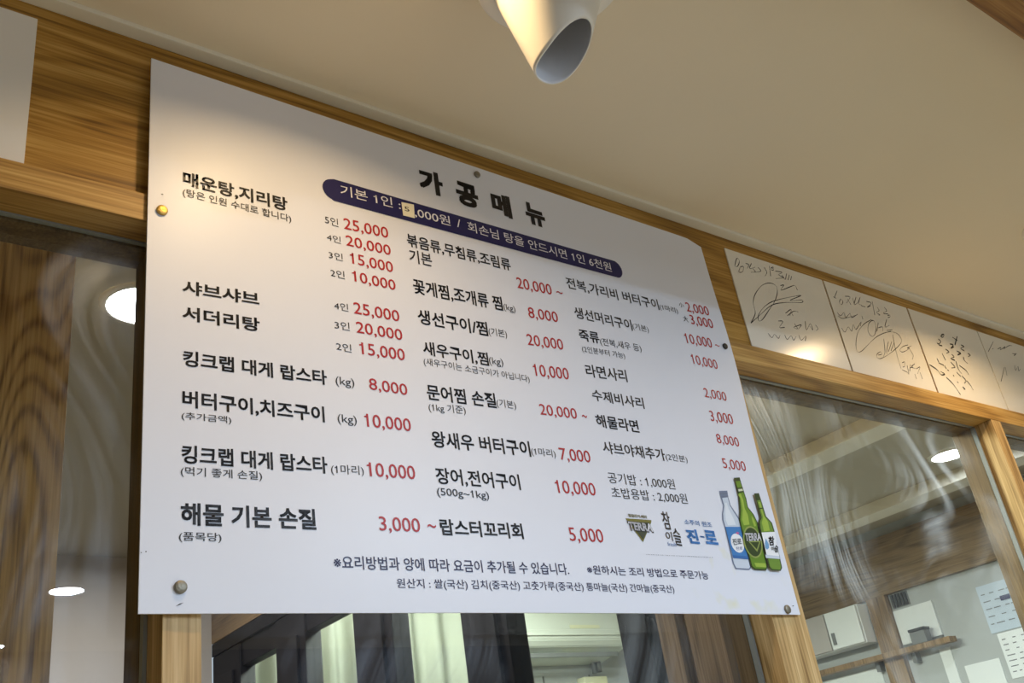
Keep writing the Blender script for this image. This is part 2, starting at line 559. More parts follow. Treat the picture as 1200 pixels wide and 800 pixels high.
# kitchen curtain
bm = bmesh.new()
cols = []
N_ = 90
for i in range(N_ + 1):
    t = i / N_
    x = 1.37 + 0.95 * t
    y = 3.14 + 0.018 * math.sin(t * 56) + 0.01 * math.sin(t * 19 + 1)
    cols.append((bm.verts.new((x, y, 0.35)), bm.verts.new((x + 0.01 * math.sin(t * 9), y, 2.36))))
for a, b in zip(cols, cols[1:]):
    bm.faces.new((a[0], b[0], b[1], a[1]))
bmesh.ops.solidify(bm, geom=bm.faces[:], thickness=0.004)
e = empty('curtain', (1.79, 3.14, 0.35))
tag(e, 'pale folded curtain hanging behind the black framed panes', 'curtain')
obj('cloth', bm, curtain_m, e, True)
box('curtain_rail', 1.37, 2.34, 3.13, 3.15, 2.362, 2.385, white_trim, e, 0.004)

# air conditioner on the kitchen wall
e = empty('air_conditioner', (2.72, 3.30, CZ + 0.62))
tag(e, 'white wall mounted air conditioner seen through the black framed pane', 'air conditioner')
bm = bmesh.new()
prof = [(3.299, .90), (3.13, .90), (3.098, .885), (3.088, .85), (3.080, .74), (3.086, .70), (3.105, .676), (3.15, .664), (3.299, .640)]
x0, x1 = 2.38, 3.02
ra = [bm.verts.new((x0, y, CZ + z)) for y, z in prof]
rb = [bm.verts.new((x1, y, CZ + z)) for y, z in prof]
n = len(prof)
for i in range(n):
    j = (i + 1) % n
    bm.faces.new((ra[i], ra[j], rb[j], rb[i]))
bm.faces.new(ra[::-1]); bm.faces.new(rb)
bmesh.ops.recalc_face_normals(bm, faces=bm.faces[:])
bmesh.ops.bevel(bm, geom=[q for q in bm.edges], offset=0.004, segments=2, affect='EDGES')
obj('casing', bm, plastic_w, e)
box('front_ridge', 2.381, 3.019, 3.076, 3.083, CZ + 0.715, CZ + 0.722, plastic_w, e, 0.001)
box('air_flap', 2.42, 2.98, 3.125, 3.135, CZ + 0.640, CZ + 0.658, grey_p, e, 0.002)
box('display_window', 2.70, 2.86, 3.079, 3.086, CZ + 0.742, CZ + 0.756, plastic_o, e, 0.001)
bm = bmesh.new()
lathe(bm, [(0.012, 0), (0.012, 0.045)], 12, (2.99, 3.27, CZ + 0.605)); lathe(bm, [(0.009, 0), (0.009, 0.05)], 12, (2.965, 3.275, CZ + 0.60))
obj('pipe', bm, grey_p, e, True)
e = empty('control_box', (2.99, 3.30, CZ + 0.45))
tag(e, 'cream control box with a grey window on the wall under the air conditioner', 'control box')
box('box_body', 2.88, 3.01, 3.25, 3.30, CZ + 0.45, CZ + 0.585, plastic_o, e, 0.006)
box('grey_window', 2.925, 2.985, 3.246, 3.252, CZ + 0.50, CZ + 0.545, grey_p, e, 0.002)
# tiled backsplash joints of the kitchen wall
bm = bmesh.new()
for k in range(7):
    add_box(bm, 2.20 + k * 0.25, 2.206 + k * 0.25, 3.296, 3.30, 0.9, CZ + 0.60)
struct(obj('trim_10', bm, grey_p))

# right hand wall of the kitchen: oak frieze, cabinets, post, boards, notices
WX = 4.0
bm = bmesh.new(); add_box(bm, WX - 0.03, WX, 1.10, 3.30, CZ + 0.735, CL - 0.045, 0.001); struct(obj('wall_frieze', bm, oak_iy))
bm = bmesh.new(); add_box(bm, WX - 0.035, WX, 2.462, 2.555, FL, CZ + 0.734, 0.001); struct(obj('trim_11', bm, oak_i))
e = empty('wall_cabinet', (WX - 0.06, 2.72, CZ + 0.55))
tag(e, 'white wall cabinet under the wooden frieze, left of the oak post behind the glass', 'cabinet')
box('cabinet_body', WX - 0.10, WX, 2.562, 2.95, CZ + 0.558, CZ + 0.722, white_b, e, 0.003)
box('cabinet_door', WX - 0.116, WX - 0.101, 2.565, 2.73, CZ + 0.562, CZ + 0.718, white_b, e, 0.003)
box('cabinet_door', WX - 0.116, WX - 0.101, 2.736, 2.947, CZ + 0.562, CZ + 0.718, wall_l, e, 0.003)
box('handle', WX - 0.124, WX - 0.117, 2.70, 2.715, CZ + 0.58, CZ + 0.63, grey_p, e, 0.001)
e = empty('white_panel', (WX, 2.37, CZ + 0.5))
tag(e, 'blank white panel on the wall just right of the oak post behind the glass', 'panel')
box('board', WX - 0.012, WX, 2.27, 2.458, CZ + 0.52, CZ + 0.662, white_b, e, 0.002)
box('edge_strip', WX - 0.014, WX, 2.27, 2.458, CZ + 0.508, CZ + 0.519, grey_p, e, 0.001)
e = empty('wall_shelf', (WX, 2.6, CZ + 0.49))
tag(e, 'narrow brown shelf along the wall below the white cabinet', 'shelf')
box('shelf_board', WX - 0.09, WX - 0.036, 2.20, 2.95, CZ + 0.478, CZ + 0.500, oak_i, e, 0.002)
box('shelf_bracket', WX - 0.036, WX, 2.58, 2.60, CZ + 0.44, CZ + 0.498, grey_p, e, 0.001)
box('shelf_bracket', WX - 0.036, WX, 2.40, 2.42, CZ + 0.44, CZ + 0.498, grey_p, e, 0.001)
e = empty('storage_box', (WX - 0.06, 2.33, CZ + 0.50))
tag(e, 'small grey box with a darker lid standing on the narrow brown shelf', 'box')
box('box_body', WX - 0.085, WX - 0.040, 2.30, 2.37, CZ + 0.5005, CZ + 0.550, grey_p, e, 0.003)
box('lid', WX - 0.087, WX - 0.038, 2.298, 2.372, CZ + 0.5505, CZ + 0.562, dark_p, e, 0.002)
e = empty('ventilation_grille', (WX, 2.45, CZ + 0.70))
tag(e, 'small dark striped vent beside the oak post, close under the frieze', 'vent')
bm = bmesh.new()
for k in range(5):
    add_box(bm, WX - 0.012, WX, 2.375 + k * 0.016, 2.384 + k * 0.016, CZ + 0.675, CZ + 0.728)
obj('slat', bm, dark_p, e)
box('backing', WX - 0.004, WX, 2.37, 2.456, CZ + 0.672, CZ + 0.730, grey_p, e)


def notice(name, label, y0, y1, z0, z1, material, rows, seed, group=None):
    rnd = random.Random(seed)
    e = empty(name, (WX, (y0 + y1) / 2, z0))
    tag(e, label, 'notice', group)
    box('sheet', WX - 0.003, WX - 0.0005, y0, y1, z0, z1, material, e)
    bm = bmesh.new()
    for k in range(rows):
        z = z1 - (z1 - z0) * (k + 1.2) / (rows + 1.4)
        y = y1 - 0.012
        while y > y0 + 0.02:
            l = rnd.uniform(0.01, 0.035)
            add_box(bm, WX - 0.0036, WX - 0.003, max(y - l, y0 + 0.01), y, z - 0.002, z + 0.0016)
            y -= l + rnd.uniform(0.006, 0.03)
    obj('printed_lines', bm, ink_m['G'], e)
    return e


e = notice('wall_notice', 'bluish printed notice with a dark tag hanging behind the rightmost glass', 1.86, 2.07, CZ + 0.475, CZ + 0.66, paper_bl, 5, 3, 'notices on the far wall')
box('dark_tag', WX - 0.006, WX - 0.0031, 1.945, 1.985, CZ + 0.585, CZ + 0.603, ink_m['navy'], e)
notice('wall_notice', 'paler printed notice right below the bluish one with the dark tag', 1.84, 2.05, CZ + 0.30, CZ + 0.47, white_b, 7, 8, 'notices on the far wall')
for k, (y0, y1, z0, z1, lb) in enumerate(((2.60, 2.96, .20, .462, 'large white sheet on the wall below the shelf, left of the oak post'), (2.26, 2.31, .20, .47, 'narrow white sheet on the wall below the small grey box'),
                                          (2.075, 2.225, .16, .385, 'white sheet low on the wall beside the two printed notices'))):
    o = box('wall_sheet', WX - 0.004, WX, y0, y1, CZ + z0, CZ + z1, white_b)
    tag(o, lb, 'sheet', 'white sheets low on the far wall')

# ------------------------------------------------------------------ text
SHEET_Y = 0.998


def bulge(x, z):
    u = min(max((x - 0.32) / 1.04, 0), 1)
    v = min(max((z - CZ - 0.258) / 0.715, 0), 1)
    return 0.004 + 0.007 * math.exp(-((v - 0.64) / 0.2) ** 2) * u ** 4 + 0.008 * math.sin(math.pi * u) * math.exp(-(v / 0.25) ** 2)


def sheet_y(x, z):
    return SHEET_Y - bulge(x, z)


TEXTS = [
('가', (0.72, 2.2861), (0.7632, 2.2868), (0.7201, 2.3299), 'K', 'title', 0.05),
('공', (0.7875, 2.2833), (0.8291, 2.2829), (0.7869, 2.3284), 'K', 'title', 0.05),
('메', (0.8551, 2.2847), (0.8939, 2.2845), (0.8543, 2.328), 'K', 'title', 0.05),
('뉴', (0.9234, 2.2862), (0.9636, 2.2854), (0.9237, 2.3295), 'K', 'title', 0.05),
('매운탕,지리탕', (0.3615, 2.1827), (0.5017, 2.1838), (0.3617, 2.2049), 'K', 'dish', 0.026),
('(탕은 인원 수대로 합니다)', (0.3613, 2.1647), (0.5061, 2.1657), (0.3618, 2.1787), 'K', 'note', 0.008),
('5인', (0.5562, 2.1811), (0.5761, 2.1803), (0.5571, 2.1944), 'K', 'note', 0),
('25,000', (0.5845, 2.1797), (0.6553, 2.1832), (0.5869, 2.1985), 'R', 'price', 0.007),
('4인', (0.5572, 2.1536), (0.578, 2.1537), (0.5579, 2.1649), 'K', 'note', 0),
('20,000', (0.5859, 2.1532), (0.6565, 2.1548), (0.588, 2.1705), 'R', 'price', 0.007),
('3인', (0.558, 2.1256), (0.5791, 2.1259), (0.5588, 2.1373), 'K', 'note', 0),
('15,000', (0.5901, 2.1257), (0.6573, 2.1269), (0.5914, 2.1433), 'R', 'price', 0.007),
('2인', (0.5588, 2.0977), (0.5797, 2.0981), (0.5596, 2.1096), 'K', 'note', 0),
('10,000', (0.5913, 2.098), (0.6584, 2.0984), (0.5926, 2.1148), 'R', 'price', 0.007),
('샤브샤브', (0.3616, 2.0266), (0.4574, 2.0303), (0.362, 2.0457), 'K', 'dish', 0.024),
('서더리탕', (0.3618, 1.9914), (0.4568, 1.9938), (0.3625, 2.0107), 'K', 'dish', 0.024),
('4인', (0.5607, 2.0482), (0.5813, 2.0488), (0.5615, 2.0597), 'K', 'note', 0),
('25,000', (0.5893, 2.0478), (0.6593, 2.0493), (0.5914, 2.0656), 'R', 'price', 0.007),
('3인', (0.5594, 2.0192), (0.5811, 2.0202), (0.5602, 2.0312), 'K', 'note', 0),
('20,000', (0.5907, 2.0194), (0.6609, 2.0209), (0.5928, 2.0365), 'R', 'price', 0.007),
('2인', (0.5594, 1.9884), (0.5812, 1.9884), (0.5602, 2.0), 'K', 'note', 0),
('15,000', (0.5931, 1.9885), (0.6614, 1.9905), (0.5953, 2.0063), 'R', 'price', 0.007),
('킹크랩 대게 랍스타', (0.3629, 1.9322), (0.543, 1.9359), (0.3628, 1.9525), 'K', 'dish', 0.022),
('(kg)', (0.555, 1.9362), (0.5812, 1.9368), (0.556, 1.9507), 'K', 'note', 0),
('8,000', (0.6026, 1.9394), (0.6594, 1.9392), (0.6048, 1.956), 'R', 'price', 0.007),
('버터구이,치즈구이', (0.3624, 1.8812), (0.5364, 1.8849), (0.3631, 1.9023), 'K', 'dish', 0.022),
('(추가금액)', (0.3617, 1.8652), (0.4185, 1.8669), (0.3624, 1.8754), 'K', 'note', 0.004),
('(kg)', (0.5538, 1.8847), (0.5802, 1.8853), (0.5556, 1.899), 'K', 'note', 0),
('10,000', (0.5911, 1.8864), (0.6587, 1.8879), (0.5935, 1.9047), 'R', 'price', 0.007),
('킹크랩 대게 랍스타', (0.3619, 1.8149), (0.5353, 1.8185), (0.3626, 1.8364), 'K', 'dish', 0.022),
('(먹기 좋게 손질)', (0.361, 1.7992), (0.453, 1.8019), (0.3617, 1.8112), 'K', 'note', 0.004),
('(1마리)', (0.5397, 1.8175), (0.5836, 1.8194), (0.5414, 1.8315), 'K', 'note', 0),
('10,000', (0.5884, 1.8205), (0.6566, 1.8222), (0.5909, 1.8391), 'R', 'price', 0.007),
('해물 기본 손질', (0.3613, 1.7457), (0.5158, 1.7487), (0.3617, 1.7707), 'K', 'dish', 0.026),
('(품목당)', (0.3595, 1.7277), (0.4048, 1.7285), (0.3599, 1.7387), 'K', 'note', 0.006),
('3,000', (0.5974, 1.7525), (0.6543, 1.7534), (0.6, 1.7705), 'R', 'price', 0.007),
('~', (0.665, 1.7601), (0.6775, 1.7599), (0.6657, 1.7648), 'R', 'price', 0.004),
('원산지 : 쌀(국산) 김치(중국산) 고춧가루(중국산) 통마늘(국산) 간마늘(중국산)', (0.6131, 1.6825), (1.0732, 1.6861), (0.6151, 1.6957), 'B', 'foot', 0.006),
('※요리방법과 양에 따라 요금이 추가될 수 있습니다.', (0.5342, 1.7044), (0.8792, 1.7072), (0.5361, 1.7202), 'B', 'foot', 0.01),
('※원하시는 조리 방법으로 주문가능', (0.912, 1.7099), (1.1541, 1.7098), (0.916, 1.7224), 'B', 'foot', 0.008),
('볶음류,무침류,조림류', (0.6858, 2.1786), (0.8722, 2.1817), (0.6891, 2.2009), 'K', 'dish', 0.016),
('기본', (0.6866, 2.1518), (0.7251, 2.1529), (0.6899, 2.1746), 'K', 'dish', 0.012),
('20,000', (0.8789, 2.1534), (0.9483, 2.1558), (0.8835, 2.1733), 'R', 'price', 0.004),
('~', (0.9579, 2.1617), (0.9706, 2.1621), (0.9588, 2.1662), 'R', 'price', 0),
('꽃게찜,조개류 찜', (0.6875, 2.1006), (0.8436, 2.105), (0.6911, 2.1253), 'K', 'dish', 0.018),
('(kg)', (0.845, 2.1053), (0.8671, 2.1052), (0.8473, 2.1187), 'K', 'note', 0),
('8,000', (0.8916, 2.1039), (0.9504, 2.107), (0.8962, 2.1232), 'R', 'price', 0.004),
('생선구이/찜', (0.6893, 2.0527), (0.8085, 2.0556), (0.6929, 2.0765), 'K', 'dish', 0.018),
('(기본)', (0.8097, 2.0558), (0.843, 2.0576), (0.8122, 2.0714), 'K', 'note', 0),
('20,000', (0.8802, 2.0551), (0.9508, 2.059), (0.8847, 2.0744), 'R', 'price', 0.004),
('새우구이,찜', (0.6917, 2.0054), (0.8017, 2.0065), (0.6943, 2.0269), 'K', 'dish', 0.018),
('(kg)', (0.8026, 2.0074), (0.8278, 2.0084), (0.805, 2.022), 'K', 'note', 0),
('(새우구이는 소금구이가 아닙니다)', (0.6906, 1.9876), (0.8721, 1.9899), (0.693, 2.0011), 'K', 'note', 0),
('10,000', (0.8825, 2.0045), (0.9512, 2.0087), (0.8873, 2.0248), 'R', 'price', 0.004),
('문어찜 손질', (0.6896, 1.9377), (0.8041, 1.9411), (0.6934, 1.9611), 'K', 'dish', 0.018),
('(기본)', (0.8046, 1.9422), (0.8387, 1.9427), (0.8072, 1.9566), 'K', 'note', 0),
('(1kg 기준)', (0.6897, 1.9194), (0.7492, 1.9229), (0.6916, 1.9336), 'K', 'note', 0),
('20,000', (0.8815, 1.9422), (0.9524, 1.9444), (0.886, 1.9598), 'R', 'price', 0.004),
('~', (0.9624, 1.9487), (0.9723, 1.9489), (0.9635, 1.9533), 'R', 'price', 0),
('왕새우 버터구이', (0.6882, 1.8699), (0.8512, 1.8737), (0.6915, 1.8935), 'K', 'dish', 0.018),
('(1마리)', (0.8523, 1.8748), (0.8964, 1.8754), (0.8552, 1.8889), 'K', 'note', 0),
('7,000', (0.9038, 1.8748), (0.9625, 1.8764), (0.9082, 1.8939), 'R', 'price', 0.004),
('장어,전어구이', (0.6871, 1.8194), (0.8225, 1.8222), (0.6905, 1.8421), 'K', 'dish', 0.016),
('(500g~1kg)', (0.6857, 1.8009), (0.7664, 1.8022), (0.6884, 1.8142), 'K', 'note', 0.006),
('10,000', (0.8846, 1.8234), (0.9591, 1.8252), (0.8901, 1.8432), 'R', 'price', 0.004),
('랍스터꼬리회', (0.6833, 1.7514), (0.8126, 1.7529), (0.6872, 1.7729), 'K', 'dish', 0.022),
('5,000', (0.8922, 1.7549), (0.9547, 1.7556), (0.898, 1.7747), 'R', 'price', 0.004),
('전복,가리비 버터구이', (0.9831, 2.177), (1.1903, 2.1793), (0.9889, 2.1985), 'K', 'dish', 0.012),
('(1마리)', (1.1919, 2.1792), (1.2364, 2.1796), (1.1961, 2.193), 'K', 'note', 0),
('小', (1.244, 2.1975), (1.2564, 2.1973), (1.2484, 2.2074), 'K', 'note', 0),
('2,000', (1.2614, 2.1918), (1.3206, 2.1944), (1.2682, 2.2117), 'R', 'price', 0.004),
('大', (1.2451, 2.1684), (1.258, 2.1682), (1.2501, 2.1801), 'K', 'note', 0),
('3,000', (1.2635, 2.1661), (1.3215, 2.1679), (1.2704, 2.1861), 'R', 'price', 0.004),
('생선머리구이', (0.9877, 2.1233), (1.1122, 2.1235), (0.9924, 2.1443), 'K', 'dish', 0.014),
('(기본)', (1.1137, 2.1251), (1.1502, 2.1255), (1.1177, 2.1397), 'K', 'note', 0),
('10,000', (1.2362, 2.1237), (1.3035, 2.1252), (1.2426, 2.1437), 'R', 'price', 0.001),
('~', (1.3112, 2.1306), (1.3229, 2.1309), (1.3126, 2.1345), 'R', 'price', 0),
('죽류', (0.9884, 2.0827), (1.0311, 2.0845), (0.994, 2.1032), 'K', 'dish', 0.018),
('(전복,새우 등)', (1.0316, 2.0805), (1.1222, 2.0841), (1.0365, 2.0965), 'K', 'note', 0),
('(2인분부터 가능)', (0.9891, 2.0608), (1.0806, 2.0645), (0.9931, 2.0743), 'K', 'note', 0),
('10,000', (1.2397, 2.0847), (1.3035, 2.0831), (1.2453, 2.1031), 'R', 'price', 0.001),
('라면사리', (0.9882, 2.0201), (1.0752, 2.024), (0.9942, 2.0423), 'K', 'dish', 0.014),
('2,000', (1.2517, 2.0239), (1.307, 2.0236), (1.2569, 2.0411), 'R', 'price', 0.001),
('수제비사리', (0.9915, 1.9806), (1.1007, 1.9813), (0.9971, 2.0002), 'K', 'dish', 0.014),
('3,000', (1.2534, 1.9806), (1.3102, 1.981), (1.2594, 1.9999), 'R', 'price', 0.001),
('해물라면', (0.9891, 1.9367), (1.0778, 1.9376), (0.9953, 1.9581), 'K', 'dish', 0.016),
('8,000', (1.2565, 1.9418), (1.3117, 1.9407), (1.262, 1.9587), 'R', 'price', 0.001),
('샤브야채추가', (0.9917, 1.8947), (1.1226, 1.8957), (0.9978, 1.9148), 'K', 'dish', 0.014),
('(2인분)', (1.1236, 1.8959), (1.1725, 1.8963), (1.1278, 1.9097), 'K', 'note', 0),
('5,000', (1.2565, 1.8978), (1.3136, 1.8974), (1.2627, 1.9155), 'R', 'price', 0.001),
('공기밥 : 1,000원', (0.9895, 1.8478), (1.1295, 1.8494), (0.9951, 1.8651), 'K', 'dish', 0),
('초밥용밥 : 2,000원', (0.9898, 1.825), (1.1496, 1.8277), (0.9946, 1.8419), 'K', 'dish', 0),
('기본 1인 :', (0.5833, 2.2359), (0.6812, 2.2393), (0.5846, 2.254), 'W', 'banner', 0.004),
(',000원', (0.7045, 2.2344), (0.7673, 2.2356), (0.7066, 2.2521), 'W', 'banner', 0.004),
('/', (0.7795, 2.2374), (0.7866, 2.2373), (0.7834, 2.2526), 'W', 'banner', 0.004),
('회손님 탕을 안드시면 1인 6천원', (0.7993, 2.2354), (1.094, 2.2332), (0.8021, 2.2538), 'W', 'banner', 0.004),
('5', (0.6868, 2.2394), (0.6953, 2.2394), (0.6877, 2.2473), 'K', 'sticker', 0),
('청정라거-테라', (1.013, 1.7972), (1.0513, 1.7972), (1.0151, 1.8023), 'O', 'mark', 0.03),
('TERRA', (1.0077, 1.7765), (1.058, 1.7759), (1.007, 1.7911), 'K', 'mark_outline', 0.05),
('TERRA', (1.009, 1.7776), (1.057, 1.7772), (1.0082, 1.7901), 'W', 'mark2', 0.036),
('참', (1.0829, 1.7835), (1.0991, 1.783), (1.0829, 1.8114), 'K', 'markb', 0.008),
('이', (1.0821, 1.7658), (1.0956, 1.7654), (1.0849, 1.7802), 'K', 'markb', 0.008),
('슬', (1.0985, 1.7601), (1.1139, 1.7587), (1.1033, 1.7863), 'K', 'markb', 0.008),
('fresh', (1.0819, 1.7577), (1.0997, 1.7575), (1.0839, 1.7637), 'S', 'markb', 0.0),
('소주의 원조', (1.1299, 1.794), (1.1916, 1.7927), (1.1331, 1.8023), 'S', 'markc', 0.012),
('진', (1.128, 1.7643), (1.1534, 1.7642), (1.1306, 1.787), 'S2', 'markc', 0.04),
('-', (1.1578, 1.7753), (1.1672, 1.775), (1.1581, 1.7775), 'S2', 'markc', 0.03),
('로', (1.1679, 1.7656), (1.1962, 1.765), (1.1731, 1.7877), 'S2', 'markc', 0.04),
('TERRA', (1.2595, 1.774), (1.3001, 1.7768), (1.2623, 1.7872), 'W', 'b2', 0.034),
('참', (1.3143, 1.7691), (1.3292, 1.7707), (1.3186, 1.7845), 'K', 'b3', 0.03),
('이', (1.3166, 1.76), (1.3243, 1.7609), (1.3191, 1.768), 'K', 'b3', 0.02),
('슬', (1.3241, 1.7582), (1.3344, 1.7595), (1.3284, 1.7706), 'K', 'b3', 0.02),
('진로', (1.2289, 1.7663), (1.2512, 1.7686), (1.2298, 1.7767), 'G', 'b1', 0.02),
('진로', (1.2334, 1.7584), (1.2495, 1.7602), (1.2339, 1.7635), 'N', 'b1', 0.0)]
